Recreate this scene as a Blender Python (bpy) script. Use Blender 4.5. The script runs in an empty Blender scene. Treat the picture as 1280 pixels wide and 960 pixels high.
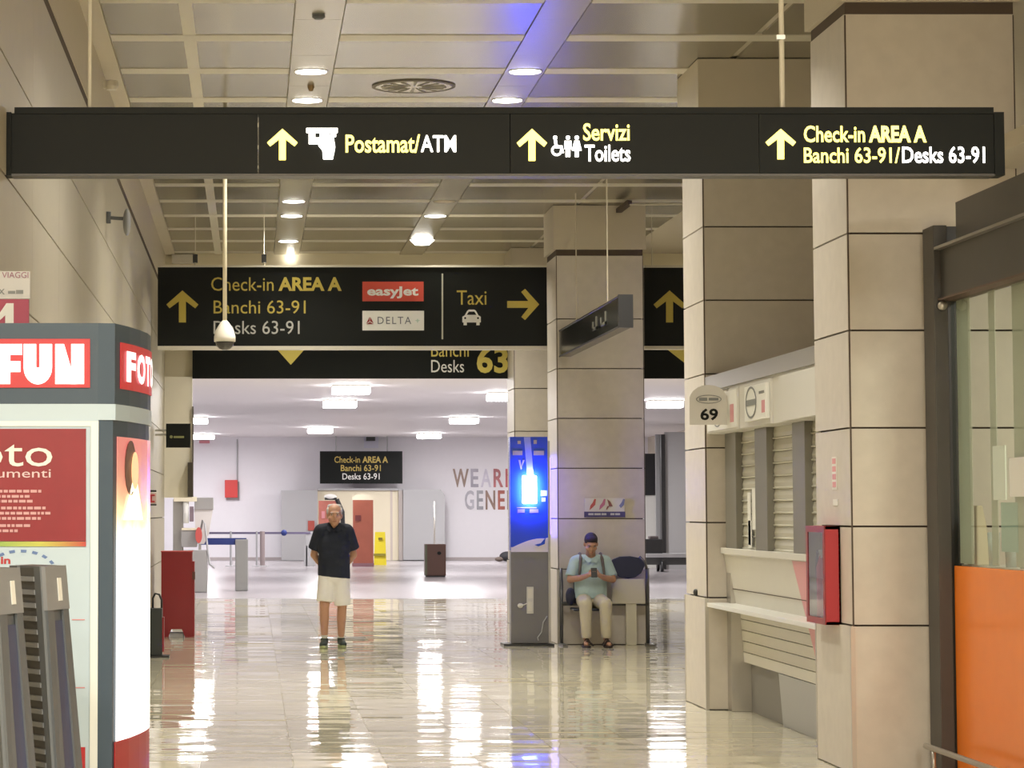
import bpy, bmesh, math, random
from mathutils import Vector, Matrix
R = random.Random(7)
SC = bpy.context.scene
COL = SC.collection

# ---------------------------------------------------------------- camera
F, CX, CY, HOR, H = 3500.0, 315.0, 403.0, 638.0, 1.63
PIT = math.atan((HOR - CY) / F)
CP, SP = math.cos(PIT), math.sin(PIT)
cam = bpy.data.cameras.new('camera'); cam_o = bpy.data.objects.new('camera', cam); COL.objects.link(cam_o)
cam_o.location = (0, 0, H); cam_o.rotation_euler = (math.pi/2 + PIT, 0, 0)
cam.sensor_width = 36; cam.sensor_fit = 'HORIZONTAL'; cam.lens = F / 1280 * 36
cam.shift_x = (640 - CX) / 1280; cam.shift_y = (CY - 480) / 1280
cam.clip_start = .2; cam.clip_end = 300
SC.camera = cam_o

# ---------------------------------------------------------------- world, exposure
w = bpy.data.worlds.new('world'); SC.world = w; w.use_nodes = True
bg = w.node_tree.nodes['Background']; bg.inputs[0].default_value = (1, .93, .8, 1); bg.inputs[1].default_value = .12
SC.view_settings.view_transform = 'Standard'; SC.view_settings.look = 'None'
SC.view_settings.exposure = 0.0; SC.view_settings.gamma = 1
SC.view_settings.use_curve_mapping = False
WARM = (1, .95, .835); WHITE = (1, .97, .97)
P_DOWN, P_HALL, P_NEAR = 47, 195, 430         # watts per downlight / per hall luminaire / per added near lamp

def W(px, py, D):
    """point seen at photo pixel (px,py) at distance D along the hall"""
    k = (CY - py) / F
    Z = D * (k*CP + SP) / (CP - k*SP)
    d = D*CP + Z*SP
    return Vector(((px - CX) / F * d, D, H + Z))
def XW(px, D, z=H): return (px - CX) / F * (D*CP + (z-H)*SP)
def ZW(py, D): return W(0, py, D).z

# ---------------------------------------------------------------- materials
MATS = {}
def mat(name, col, rough=.5, metal=0, emit=0, ecol=None, noise=0, nscale=6, bump=0, bscale=60, trans=0, spec=.5, alpha=1, var=0):
    if name in MATS: return MATS[name]
    m = bpy.data.materials.new(name); m.use_nodes = True; MATS[name] = m
    nt = m.node_tree; b = nt.nodes['Principled BSDF']
    b.inputs['Base Color'].default_value = (*col, 1)
    b.inputs['Roughness'].default_value = rough
    b.inputs['Metallic'].default_value = metal
    b.inputs['Specular IOR Level'].default_value = spec
    b.inputs['Transmission Weight'].default_value = trans
    if emit:
        b.inputs['Emission Color'].default_value = (*(ecol or col), 1); b.inputs['Emission Strength'].default_value = emit
    tc = nt.nodes.new('ShaderNodeTexCoord')
    src = None
    if noise:
        n = nt.nodes.new('ShaderNodeTexNoise'); n.inputs['Scale'].default_value = nscale; n.inputs['Detail'].default_value = 6
        nt.links.new(tc.outputs['Object'], n.inputs['Vector'])
        mx = nt.nodes.new('ShaderNodeMixRGB')
        mx.inputs[1].default_value = (*[c*(1-noise) for c in col], 1); mx.inputs[2].default_value = (*[min(1, c*(1+noise)) for c in col], 1)
        nt.links.new(n.outputs['Fac'], mx.inputs[0]); src = mx.outputs[0]
    if var:
        oi = nt.nodes.new('ShaderNodeObjectInfo')
        hs = nt.nodes.new('ShaderNodeHueSaturation')
        mr = nt.nodes.new('ShaderNodeMapRange'); mr.inputs['To Min'].default_value = 1-var; mr.inputs['To Max'].default_value = 1+var
        nt.links.new(oi.outputs['Random'], mr.inputs['Value']); nt.links.new(mr.outputs[0], hs.inputs['Value'])
        if src: nt.links.new(src, hs.inputs['Color'])
        else: hs.inputs['Color'].default_value = (*col, 1)
        src = hs.outputs[0]
    if src: nt.links.new(src, b.inputs['Base Color'])
    if bump:
        n2 = nt.nodes.new('ShaderNodeTexNoise'); n2.inputs['Scale'].default_value = bscale
        nt.links.new(tc.outputs['Object'], n2.inputs['Vector'])
        bp = nt.nodes.new('ShaderNodeBump'); bp.inputs['Strength'].default_value = bump; bp.inputs['Distance'].default_value = .01
        nt.links.new(n2.outputs['Fac'], bp.inputs['Height']); nt.links.new(bp.outputs[0], b.inputs['Normal'])
    return m

STONE = mat('stone_slab', (.58, .53, .465), .42, noise=.10, nscale=9, bump=.05, bscale=90, var=.03)
GAP = mat('shadow_gap', (.09, .065, .05), .8)
PLASTER = mat('plaster', (.58, .52, .42), .6, noise=.03)
WALLM = mat('wall_slab', (.47, .43, .34), .40, noise=.05, nscale=4, bump=.03, var=.02)
CPANEL = mat('ceiling_metal_mesh', (.40, .375, .31), .24, .74, var=.02)
CSTRIP = mat('ceiling_metal_plain', (.54, .505, .43), .26, .6)
CBAR = mat('ceiling_bar', (.66, .62, .52), .4)
TILE = mat('polished_stone_tile', (.60, .555, .42), .05, noise=.10, nscale=5, var=.05, spec=.38)
def wavy(m):      # slight unevenness of the polished slabs
    nt = m.node_tree; b = nt.nodes['Principled BSDF']; g = nt.nodes.new('ShaderNodeNewGeometry'); mp = nt.nodes.new('ShaderNodeMapping'); n = nt.nodes.new('ShaderNodeTexNoise'); bp = nt.nodes.new('ShaderNodeBump')
    mp.inputs['Scale'].default_value = (1.2, 2.2, 1); n.inputs['Scale'].default_value = 1; n.inputs['Detail'].default_value = 1
    bp.inputs['Distance'].default_value = .0065; bp.inputs['Strength'].default_value = 1
    nt.links.new(g.outputs['Position'], mp.inputs[0]); nt.links.new(mp.outputs[0], n.inputs['Vector']); nt.links.new(n.outputs['Fac'], bp.inputs['Height']); nt.links.new(bp.outputs[0], b.inputs['Normal'])
wavy(TILE)
GROUT = mat('grout', (.52, .47, .36), .5)
HFLOOR = mat('hall_floor', (.40, .375, .385), .22, noise=.04, nscale=2)
HWALL = mat('hall_white', (.80, .78, .82), .6, noise=.02)
HCEIL = mat('hall_ceiling', (.74, .71, .72), .5)
CREAM = mat('cream_paint', (.80, .73, .55), .5)
BLACK = mat('sign_black', (.006, .0075, .0065), .5, spec=.2)
BLACKM = mat('black_metal', (.02, .02, .022), .4)
DSTEEL = mat('dark_steel', (.075, .07, .065), .42, .5, noise=.1)
STEEL = mat('brushed_steel', (.50, .48, .44), .32, .8)
GREYW = mat('grey_white_paint', (.62, .60, .55), .45)
YEL = mat('sign_yellow', (.52, .41, .07), .5)
YEL3 = mat('sign_yellow_bright', (.72, .60, .14), .5)
WHT2 = mat('sign_dull_white', (.46, .46, .43), .5)
WHT = mat('sign_white', (.80, .80, .76), .5)
EYEL = mat('lit_yellow', (1, .8, .1), .5, emit=2.6, ecol=(1, .90, .20))
EWHT = mat('lit_white', (1, 1, 1), .5, emit=4.5, ecol=(1, .97, .9))
LAMP = mat('lamp_disc', (1, 1, 1), .5, emit=9, ecol=(1, .97, .9))
HLAMP = mat('hall_lamp', (1, 1, 1), .5, emit=16, ecol=(1, .98, .98))
RED = mat('red_paint', (.26, .008, .014), .35)
REDL = mat('red_bright', (.45, .02, .028), .4)
REDSIGN = mat('red_backlit', (.35, .02, .025), .4, emit=.38, ecol=(.75, .035, .04))
WSIGN = mat('white_backlit', (1, 1, 1), .4, emit=1.1, ecol=(.93, 1, 1))
NAVY = mat('navy_plastic', (.015, .02, .045), .4)
KGREY = mat('kiosk_bluegrey', (.042, .072, .110), .45)
KWHITE = mat('kiosk_white', (.50, .62, .72), .4)
KRED = mat('kiosk_red', (.25, .008, .018), .4, noise=.15, nscale=8)
PLGREY = mat('grey_plastic', (.115, .125, .135), .5)
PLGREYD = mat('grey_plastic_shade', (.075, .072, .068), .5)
PLLIGHT = mat('light_grey_plastic', (.25, .255, .265), .5)
PLBLUE = mat('slate_blue_plastic', (.065, .075, .13), .5)
SKIN = mat('skin', (.50, .27, .17), .5, noise=.06, nscale=20)
SKIN2 = mat('skin_tan', (.43, .23, .15), .5, noise=.06, nscale=20)
BROWN = mat('brown_plastic', (.10, .045, .03), .5)
ORANGE = mat('orange_gloss', (.86, .21, .012), .22, noise=.05, spec=.35)
PAPER = mat('paper', (.75, .74, .70), .6)
PINK = mat('pink_print', (.66, .28, .30), .4)
BLUE = mat('totem_blue', (.01, .05, .32), .25, emit=.10, ecol=(.01, .06, .7))
BLUEBAND = mat('barrier_tape', (.02, .04, .20), .6)
GREYP = mat('grey_panel', (.42, .42, .43), .5)
DOORM = mat('red_brown_door', (.36, .10, .06), .5, noise=.15, nscale=3)
SLAT = mat('shutter_slat', (.55, .53, .44), .38, .3)
MULL = mat('mullion_grey', (.185, .175, .145), .4, .2)

# ---------------------------------------------------------------- helpers
def root_loc(p):
    while p is not None and p.parent is not None: p = p.parent
    return Vector(p.location) if p is not None else Vector((0, 0, 0))
def tag(o, label=None, cat=None, group=None, kind=None):
    if label: o['label'] = label
    if cat: o['category'] = cat
    if group: o['group'] = group
    if kind: o['kind'] = kind
    return o
def thing(name, loc, label, cat, group=None):
    o = bpy.data.objects.new(name, None); COL.objects.link(o); o.location = loc; o.empty_display_size = .1
    return tag(o, label, cat, group)
def link(name, me, m, parent=None, smooth=False):
    if m is not None and len(me.materials) == 0: me.materials.append(m)
    if smooth:
        for p in me.polygons: p.use_smooth = True
    o = bpy.data.objects.new(name, me); COL.objects.link(o)
    if parent is not None: o.parent = parent
    return o
class MB:
    def __init__(s): s.b = bmesh.new()
    def box(s, x0, x1, y0, y1, z0, z1):
        vs = [s.b.verts.new((x, y, z)) for x in (x0, x1) for y in (y0, y1) for z in (z0, z1)]
        for f in ((0,1,3,2), (4,6,7,5), (0,4,5,1), (2,3,7,6), (0,2,6,4), (1,5,7,3)): s.b.faces.new([vs[i] for i in f])
        return s
    def hexa(s, bot, top):
        vs = [s.b.verts.new(p) for p in list(bot) + list(top)]; n = len(bot)
        s.b.faces.new(vs[:n][::-1]); s.b.faces.new(vs[n:])
        for i in range(n):
            j = (i+1) % n; s.b.faces.new((vs[i], vs[j], vs[n+j], vs[n+i]))
        return s
    def prism(s, plan, z0, z1):
        return s.hexa([(x, y, z0) for x, y in plan], [(x, y, z1) for x, y in plan])
    def fprism(s, pts, y0, y1):      # outline in XZ, extruded along Y
        return s.hexa([(x, y0, z) for x, z in pts], [(x, y1, z) for x, z in pts])
    def sprism(s, pts, x0, x1):      # outline in YZ, extruded along X
        return s.hexa([(x0, y, z) for y, z in pts], [(x1, y, z) for y, z in pts])
    def tube(s, pts, r, n=10, r2=None):
        pts = [Vector(p) for p in pts]; rings = []
        for i, p in enumerate(pts):
            t = (pts[min(i+1, len(pts)-1)] - pts[max(i-1, 0)]).normalized()
            a = t.orthogonal().normalized() if i == 0 else (rings_a - t*rings_a.dot(t)).normalized()
            rings_a = a; c = t.cross(a)
            rr = r if r2 is None else r + (r2-r)*i/(len(pts)-1)
            rings.append([s.b.verts.new(p + (a*math.cos(q) + c*math.sin(q))*rr) for q in [2*math.pi*k/n for k in range(n)]])
        for A, B in zip(rings, rings[1:]):
            for k in range(n): s.b.faces.new((A[k], A[(k+1) % n], B[(k+1) % n], B[k]))
        s.b.faces.new(rings[0][::-1]); s.b.faces.new(rings[-1]); return s
    def lathe(s, c, prof, n=24):     # prof: (r, z) list around vertical axis
        c = Vector(c); rings = []
        for r, z in prof:
            rings.append([s.b.verts.new(c + Vector((max(r, 1e-4)*math.cos(q), max(r, 1e-4)*math.sin(q), z))) for q in [2*math.pi*k/n for k in range(n)]])
        for A, B in zip(rings, rings[1:]):
            for k in range(n): s.b.faces.new((A[k], A[(k+1) % n], B[(k+1) % n], B[k]))
        s.b.faces.new(rings[0][::-1]); s.b.faces.new(rings[-1]); return s
    def ell(s, c, r, u=16, v=10, rot=None):
        M = Matrix.Translation(c) @ (rot.to_4x4() if rot else Matrix.Identity(4)) @ Matrix.Diagonal((*r, 1))
        bmesh.ops.create_uvsphere(s.b, u_segments=u, v_segments=v, radius=1, matrix=M); return s
    def cap(s, p0, p1, r0, r1, n=14, ends=(1, 1), sx=1.0):
        p0, p1 = Vector(p0), Vector(p1); t = (p1-p0).normalized()
        a = t.orthogonal().normalized() if abs(t.z) < .95 else Vector((1, 0, 0)); a = (a - t*a.dot(t)).normalized(); c = t.cross(a)
        A = [s.b.verts.new(p0 + (a*math.cos(q)*sx + c*math.sin(q))*r0) for q in [2*math.pi*k/n for k in range(n)]]
        B = [s.b.verts.new(p1 + (a*math.cos(q)*sx + c*math.sin(q))*r1) for q in [2*math.pi*k/n for k in range(n)]]
        for k in range(n): s.b.faces.new((A[k], A[(k+1) % n], B[(k+1) % n], B[k]))
        s.b.faces.new(A[::-1]); s.b.faces.new(B)
        if ends[0]: s.ell(p0, (r0, r0, r0))
        if ends[1]: s.ell(p1, (r1, r1, r1))
        return s
    def build(s, name, m, parent=None, bevel=0, smooth=False, remesh=0, smit=6):
        off = root_loc(parent)
        bmesh.ops.recalc_face_normals(s.b, faces=s.b.faces)
        bmesh.ops.translate(s.b, verts=s.b.verts, vec=-off)
        me = bpy.data.meshes.new(name); s.b.to_mesh(me); s.b.free()
        o = link(name, me, m, parent, smooth)
        if bevel:
            md = o.modifiers.new('bevel', 'BEVEL'); md.width = bevel; md.segments = 2; md.limit_method = 'ANGLE'
        if remesh:
            a = o.modifiers.new('remesh', 'REMESH'); a.mode = 'VOXEL'; a.voxel_size = remesh; a.use_smooth_shade = True
            b = o.modifiers.new('smooth', 'SMOOTH'); b.iterations = smit; b.factor = .5
            dg = bpy.context.evaluated_depsgraph_get(); dg.update()
            me2 = bpy.data.meshes.new_from_object(o.evaluated_get(dg)); o.modifiers.clear(); o.data = me2
            if len(me2.materials) == 0: me2.materials.append(m)
            for p in me2.polygons: p.use_smooth = True
        return o
def box(name, x0, x1, y0, y1, z0, z1, m, parent=None, bevel=0): return MB().box(x0, x1, y0, y1, z0, z1).build(name, m, parent, bevel)
def struct(o): o['kind'] = 'structure'; return o
def dup(root, delta, label=None, cat=None, group=None):
    r = root.copy(); COL.objects.link(r); r.location = Vector(root.location) + Vector(delta)
    if label: r['label'] = label
    for ch in list(root.children):
        c = ch.copy(); COL.objects.link(c); c.parent = r
        for g in list(ch.children):
            d = g.copy(); COL.objects.link(d); d.parent = c
    return r

TXT = {}
def text_mesh(s, bold=0.0, sp=1.0):
    k = (s, bold, sp)
    if k in TXT: return TXT[k]
    cu = bpy.data.curves.new('t', 'FONT'); cu.body = s; cu.size = 1; cu.offset = bold; cu.space_character = sp; cu.resolution_u = 3
    o = bpy.data.objects.new('t', cu); COL.objects.link(o)
    dg = bpy.context.evaluated_depsgraph_get(); dg.update()
    me = bpy.data.meshes.new_from_object(o.evaluated_get(dg))
    vs = [v.co.copy() for v in me.vertices]; fs = [tuple(p.vertices) for p in me.polygons]
    bpy.data.objects.remove(o); bpy.data.curves.remove(cu); bpy.data.meshes.remove(me)
    TXT[k] = (vs, fs); return TXT[k]
def letters(s, mp, m, parent, bold=0.0, name='lettering', sp=1.0):
    """mp maps unit (u,v) of the text's bounding box to a world point"""
    vs, fs = text_mesh(s, bold, sp)
    x0 = min(v.x for v in vs); x1 = max(v.x for v in vs); y0 = min(v.y for v in vs); y1 = max(v.y for v in vs)
    off = root_loc(parent)
    pts = [Vector(mp((v.x-x0)/(x1-x0), (v.y-y0)/(y1-y0))) - off for v in vs]
    me = bpy.data.meshes.new(name); me.from_pydata(pts, [], fs); me.update()
    return link(name, me, m, parent)
def ftext(s, px0, px1, py0, py1, D, m, parent, bold=0.0, name='lettering', sp=1.0):
    a, b = W(px0, py1, D), W(px1, py0, D)
    return letters(s, lambda u, v: (a.x+(b.x-a.x)*u, D, a.z+(b.z-a.z)*v), m, parent, bold, name, sp)
def fpoly(polys, D, m, parent, name, th=.006):     # flat shapes given by photo outline at real distance D, with thickness
    b = MB()
    for i, pl in enumerate(polys):
        q = [W(x, y, D) for x, y in pl]; b.fprism([(p.x, p.z) for p in q], D-.0005*(i % 6), D+th)
    return b.build(name, m, parent)
def circ(cx, cy, rx, ry=None, n=16, a0=0, a1=2*math.pi):
    ry = ry or rx; return [(cx + rx*math.cos(a0+(a1-a0)*i/n), cy + ry*math.sin(a0+(a1-a0)*i/n)) for i in range(n)]
def frect(x0, x1, y0, y1): return [(x0, y0), (x1, y0), (x1, y1), (x0, y1)]
def arrow_up(x0, x1, y0, y1):
    cx, w, hh = (x0+x1)/2, x1-x0, y1-y0; t = w*.11
    return [[(cx-t, y0+t*1.2), (cx+t, y0+t*1.2), (cx+t, y1), (cx-t, y1)],
            [(cx, y0), (cx+t*.2, y0+t*2.2), (x0+t*.9, y0+hh*.56), (x0, y0+hh*.44)],
            [(cx, y0), (x1, y0+hh*.44), (x1-t*.9, y0+hh*.56), (cx-t*.2, y0+t*2.2)]]
def arrow_right(x0, x1, y0, y1):
    r = arrow_up(0, y1-y0, 0, x1-x0); return [[(x1-b, y0+a) for a, b in pl] for pl in r]
def area(name, loc, sx, sy, power, col, parent=None, rot=(0, 0, 0), spread=180):
    L = bpy.data.lights.new(name, 'AREA'); L.shape = 'RECTANGLE'; L.size = sx; L.size_y = sy; L.energy = power; L.color = col; L.spread = math.radians(spread)
    o = bpy.data.objects.new(name, L); COL.objects.link(o); o.rotation_euler = rot
    if parent is not None: o.parent = parent; o.location = Vector(loc) - root_loc(parent)
    else: o.location = loc
    return o

# ---------------------------------------------------------------- shell
ZC = H + 3.75                        # corridor ceiling
ZH = H + 2.40                        # check-in hall ceiling
XL = -1.28                           # left wall
DP = 41.0                            # where the corridor opens into the hall
fl = struct(box('floor', -6.4, 13, -4, 52, -.25, -.012, GROUT))
box('hall_floor', -6.4, 13, 52.0, 92.4, -.25, 0, HFLOOR, fl)
tb = bmesh.new()
def tile_mesh(b, x0, x1, y0, y1, tx, ty):
    g = .0016; cx, cy = (x0+x1)/2, (y0+y1)/2
    def z(x, y): return -.0012 + (x-cx)*tx + (y-cy)*ty
    P = [(x0+g, y0+g), (x1-g, y0+g), (x1-g, y1-g), (x0+g, y1-g)]
    t = [b.verts.new((x, y, z(x, y))) for x, y in P]; d = [b.verts.new((x, y, -.02)) for x, y in P]
    b.faces.new(t); b.faces.new(d[::-1])
    for i in range(4): j = (i+1) % 4; b.faces.new((d[i], d[j], t[j], t[i]))
TS = .6
protos = []
for i in range(24):
    b = bmesh.new(); tile_mesh(b, -TS/2, TS/2, -TS/2, TS/2, R.gauss(0, .0012), R.gauss(0, .0052))
    me = bpy.data.meshes.new('tile'); b.to_mesh(me); b.free(); me.materials.append(TILE); protos.append(me)
cnt = 0
rows = int((52-6.4)/TS)
for r in range(rows):
    y0 = 52 - (r+1)*TS
    for k in range(-2, 21):
        x0 = -.335 + k*TS
        if x0 > 12: continue
        xa = (max(x0, XL) - 0)
        near = 16.6 < y0 < 34.7 and XW(170, y0) < x0+TS and x0 < min(XW(1040, y0), 4.4)
        if near and cnt < 298:
            o = link('tile', R.choice(protos), None, fl); o.location = (x0+TS/2, y0+TS/2, 0); cnt += 1
        else:
            tile_mesh(tb, x0, x0+TS, y0, y0+TS, R.gauss(0, .0012), R.gauss(0, .0052))
me = bpy.data.meshes.new('floor_tiles'); tb.to_mesh(me); tb.free(); me.materials.append(TILE)
o = link('floor_tiles', me, None, fl); o['kind'] = 'stuff'

# ceiling
ce = struct(box('ceiling', -3.2, 13, -4, DP+.3, ZC+.02, ZC+.25, PLASTER))
box('hall_ceiling', -6.4, 13, DP+.3, 92.4, ZH, ZH+.2, HCEIL, ce)
PER, S0 = 1.68, 22.06
pan = {}
def cpanel(x0, x1, y0, y1, name='ceiling_panel', m=CPANEL, dz=0.0):
    key = (round(x1-x0, 3), round(y1-y0, 3), name)
    if key not in pan:
        b = bmesh.new(); ww, hh = (x1-x0)/2, (y1-y0)/2
        vs = [b.verts.new((x, y, z)) for x in (-ww, ww) for y in (-hh, hh) for z in (0, .018)]
        for f in ((0,1,3,2), (4,6,7,5), (0,4,5,1), (2,3,7,6), (0,2,6,4), (1,5,7,3)): b.faces.new([vs[i] for i in f])
        bmesh.ops.recalc_face_normals(b, faces=b.faces)
        me = bpy.data.meshes.new(name); b.to_mesh(me); b.free(); me.materials.append(m); pan[key] = me
    o = link(name, pan[key], None, ce); o.location = ((x0+x1)/2, (y0+y1)/2, ZC+dz); return o
for k in range(-3, 12):
    yc = S0 + k*PER; y0, y1 = yc+.14, yc+PER-.14
    if y1 > DP-.1: y1 = DP-.1
    if y1-y0 > .3:
        for a, b_ in ((-1.12, -.545), (-.445, .315), (.70, 2.155), (2.51, 3.97), (4.03, 5.40)): cpanel(a, b_, y0, y1)
    for a, b_ in ((-1.12, .315), (.70, 2.155), (2.51, 5.40)): cpanel(a, b_, yc-.138, yc+.138, 'cross_bar', CBAR, -.006)
    for a, b_ in ((.325, .69), (2.165, 2.50)): cpanel(a, b_, yc-PER/2+.004, yc+PER/2-.004 if yc+PER/2 < DP else DP-.05, 'strip_panel', CSTRIP, -.004)
for a, b_ in ((-.545, -.445),):
    box('long_bar', a, b_, 17, DP-.1, ZC-.004, ZC+.02, CBAR, ce)
box('border_strip', XL, -1.13, 10, DP, ZC-.004, ZC+.02, PLASTER, ce)

# left wall: base + slabs in courses
JZ = [0, .915, 1.53, 2.145, 2.755, 3.365, 3.975, 4.76]
wl = struct(box('wall_left', XL-.3, XL-.03, 14.0, DP, 0, ZC+.02, GAP))
SL = 2.25
slabm = {}
for i in range(len(JZ)-1):
    for k in range(12):
        y0, y1 = 14.0 + k*SL, min(14.0+(k+1)*SL, DP)
        key = (i, round(y1-y0, 3))
        if key not in slabm:
            b = bmesh.new(); hh = (y1-y0)/2 - .002
            z0, z1 = JZ[i]+.006, JZ[i+1]-.006
            vs = [b.verts.new((x, y, z)) for x in (-.03, 0) for y in (-hh, hh) for z in (z0, z1)]
            for f in ((0,1,3,2), (4,6,7,5), (0,4,5,1), (2,3,7,6), (0,2,6,4), (1,5,7,3)): b.faces.new([vs[q] for q in f])
            bmesh.ops.recalc_face_normals(b, faces=b.faces)
            me = bpy.data.meshes.new('wall_slab'); b.to_mesh(me); b.free(); me.materials.append(WALLM); slabm[key] = me
        if y1 > y0: o = link('wall_slab', slabm[key], None, wl); o.location = (XL, (y0+y1)/2, 0)
box('frieze', XL-.03, XL+.004, 14.0, DP, 4.83, ZC, PLASTER, wl)
box('seam_shade_strip', XL-.03, XL-.003, 14.0, DP, 4.75, 4.835, GAP, wl)  # flush dark strip painting the shade of the gap below the frieze
struct(box('wall_left_return', -3.2, XL-.3, 14.0, 14.3, 0, ZC, PLASTER))
struct(box('wall_left_near', -3.4, -3.2, -4, 14.3, 0, ZC, PLASTER))
struct(box('wall_front', -3.4, 13, -4.2, -4, 0, ZC, PLASTER))
struct(box('wall_right', 13, 13.2, -4, 92.4, 0, ZC, PLASTER))
# hall walls
wb = struct(box('wall_back', -6.4, 13, 92.0, 92.4, 0, ZH, HWALL))
struct(box('wall_hall_left', -6.6, -6.4, 41, 92.4, 0, ZH, HWALL))
struct(box('wall_hall_near', -6.6, XL-.03, DP, DP+.3, 0, ZC, HWALL))
struct(box('baseboard_back', -6.4, 13, 91.97, 92.0, 0, .10, mat('grey_base', (.45, .40, .40), .5)))
# fascia over the opening
struct(box('trim_1', XL-.03, 13, DP+.02, DP+.3, H+1.95, ZC+.02, CREAM))
# cream column left of the opening, hall light put into its colour
struct(box('trim_2', XL-.03, XW(240, DP), DP-.1, DP+.3, ZW(622, DP), H+1.95, mat('cream_as_lit', (.93, .88, .76), .5)))

# ---------------------------------------------------------------- pillars
PX, PW = 3.735, 1.075
def pillar(D, label, near=False):
    t = thing('pillar', (PX+PW/2, D+PW/2, 0), label, 'pillar', None)
    box('core', PX+.03, PX+PW-.03, D+.03, D+PW-.03, 0, ZC, GAP, t)
    g = .006
    for i in range(len(JZ)-1):
        z0, z1 = JZ[i]+g, JZ[i+1]-g
        low = .012 if i == 0 else 0
        box('slab', PX+.012, PX+PW-.012, D-low, D+.03, z0, z1, STONE, t)              # front face
        box('slab', PX-low, PX+.03, D+.012, D+PW-.012, z0, z1, STONE, t)              # corridor face
        box('slab', PX+.012, PX+PW-.012, D+PW-.03, D+PW, z0, z1, STONE, t)
        box('slab', PX+PW-.03, PX+PW, D+.012, D+PW-.012, z0, z1, STONE, t)
    box('cap_shade_band', PX+.006, PX+PW-.006, D+.006, D+PW-.006, JZ[-1]-.004, 4.835, GAP, t)  # dark band, shade of the gap under the capital put in as colour
    for xx in (PX+.003, PX+PW-.013): box('corner_shade_strip', xx, xx+.010, D+.003, D+.013, .01, JZ[-1]-.01, GAP, t)  # dark strip set in the corner notch as painted shade
    box('capital', PX-.03, PX+PW+.03, D-.03, D+PW+.03, 4.83, ZC-.006, PLASTER, t)
    for yy in (D-.012, D+PW-.008):
        box('corner_trim', PX-.016, PX+.012, yy-.004, yy+.022, 0, .91, STEEL, t)
    return t
p1 = pillar(17.5, 'nearest beige stone clad pillar at right, beside the orange shop panel')
p2 = pillar(23.1, 'second beige stone pillar with the oval 69 sign, at far end of counter')
p4 = pillar(34.3, 'beige stone pillar behind the seated man and bench')
p5 = pillar(39.9, 'farthest stone pillar, mostly hidden behind the blue screen totem')

# ---------------------------------------------------------------- ceiling lights
def downlight(x, D, label, lit=True, big=1.0):
    t = thing('downlight', (x, D, ZC-.004), label, 'ceiling light')
    r = .135*big
    MB().lathe((x, D, ZC), [(r+.012, .012), (r+.012, -.010), (r, -.010), (r, -.005)], 28).build('rim', CSTRIP, t)
    MB().lathe((x, D, ZC), [(r, -.004), (r*.98, -.014), (r*.6, -.020 if big == 1 else -.075)], 28).build('lens', LAMP if lit else PLASTER, t)
    if lit: area('lamp', (x, D, ZC-.10 if big > 1 else ZC-.045), .24, .24, P_DOWN*big*big, WARM, t, spread=125)
RW = lambda k: S0 + k*PER
left_lit = {-3: 'hidden', -2: 'hidden', 1: 'round downlight in the left light strip, nearest of the row above the black sign', 2: 'second round downlight of the left strip, just above the near black sign',
            4: 'h', 7: 'round downlight of left strip just below the near black sign', 8: 'round downlight of left strip, second below the near black sign',
            10: 'farthest round downlight in the left light strip'}
for k, l in left_lit.items():
    downlight(.505, RW(k)+(.0), l if len(l) > 8 else {-3: 'round downlight of left strip above the frame, farther from the near sign', -2: 'round downlight of left strip just above the frame', 4: 'round downlight of left strip hidden behind the near black sign'}[k], True)
right_lit = {-2: 'h', 1: 'round downlight in the right strip beside the blue glow on the ceiling', 2: 'round downlight in the right strip just above the word area of the near sign',
             4: 'h', 8: 'lit round downlight of the right strip below the near black sign'}
for k, l in right_lit.items():
    downlight(2.335, RW(k), l if len(l) > 8 else {-2: 'round downlight of right strip just above the frame', 4: 'round downlight of right strip hidden behind the near black sign'}[k], True)
downlight(2.335, RW(7), 'unlit round downlight of right strip below the near black sign', False)
downlight(2.36, RW(10)-.2, 'large bright round lamp on the ceiling above the red airline logo', True, 1.25)
tag(box('emergency_lamp', W(215, 323, DP-.1).x, W(243, 323, DP-.1).x, DP-.12, DP+.02, ZW(329, DP-.1), ZW(318, DP-.1), mat('frosted', (.75, .72, .64), .3)), 'frosted white lamp box on the fascia above left end of the airline sign', 'lamp')
tag(MB().ell(W(363, 322, DP-.06), (.055, .055, .055)).build('spot_lamp', LAMP, smooth=True), 'small round glowing spot on the fascia above the word AREA A', 'lamp')
# hall luminaires
hall = [(-1.5, 72, 'ceiling lamp at left edge of the white hall, nearer one'), (-1.55, 88, 'ceiling lamp at left edge of the white hall, above the red hydrant box'),
        (1.9, 53.8, 'nearest wide ceiling lamp in the white hall under the sign 63'), (1.91, 60.9, 'second wide ceiling lamp in the white hall, left row'),
        (1.97, 81, 'small far ceiling lamp above the black hall sign'), (5.16, 57, 'bright lamp at ceiling beside the pillar under sign 63'),
        (5.45, 72, 'wide ceiling lamp above the coloured wall letters'), (5.5, 87, 'farthest ceiling lamp before the back wall'),
        (9.0, 61, 'wide ceiling lamp seen between the two pillars at right')]
for x, D, l in hall:
    t = thing('hall_luminaire', (x, D, ZH), l, 'ceiling light')
    box('housing', x-.36, x+.36, D-.32, D+.32, ZH-.04, ZH, GREYW, t)
    MB().box(x-.36, x+.36, D-.32, D+.32, ZH-.17, ZH-.04).build('diffuser', HLAMP, t, .02)
    area('lamp', (x, D, ZH-.19), .6, .6, P_HALL, WHITE, t)
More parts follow.
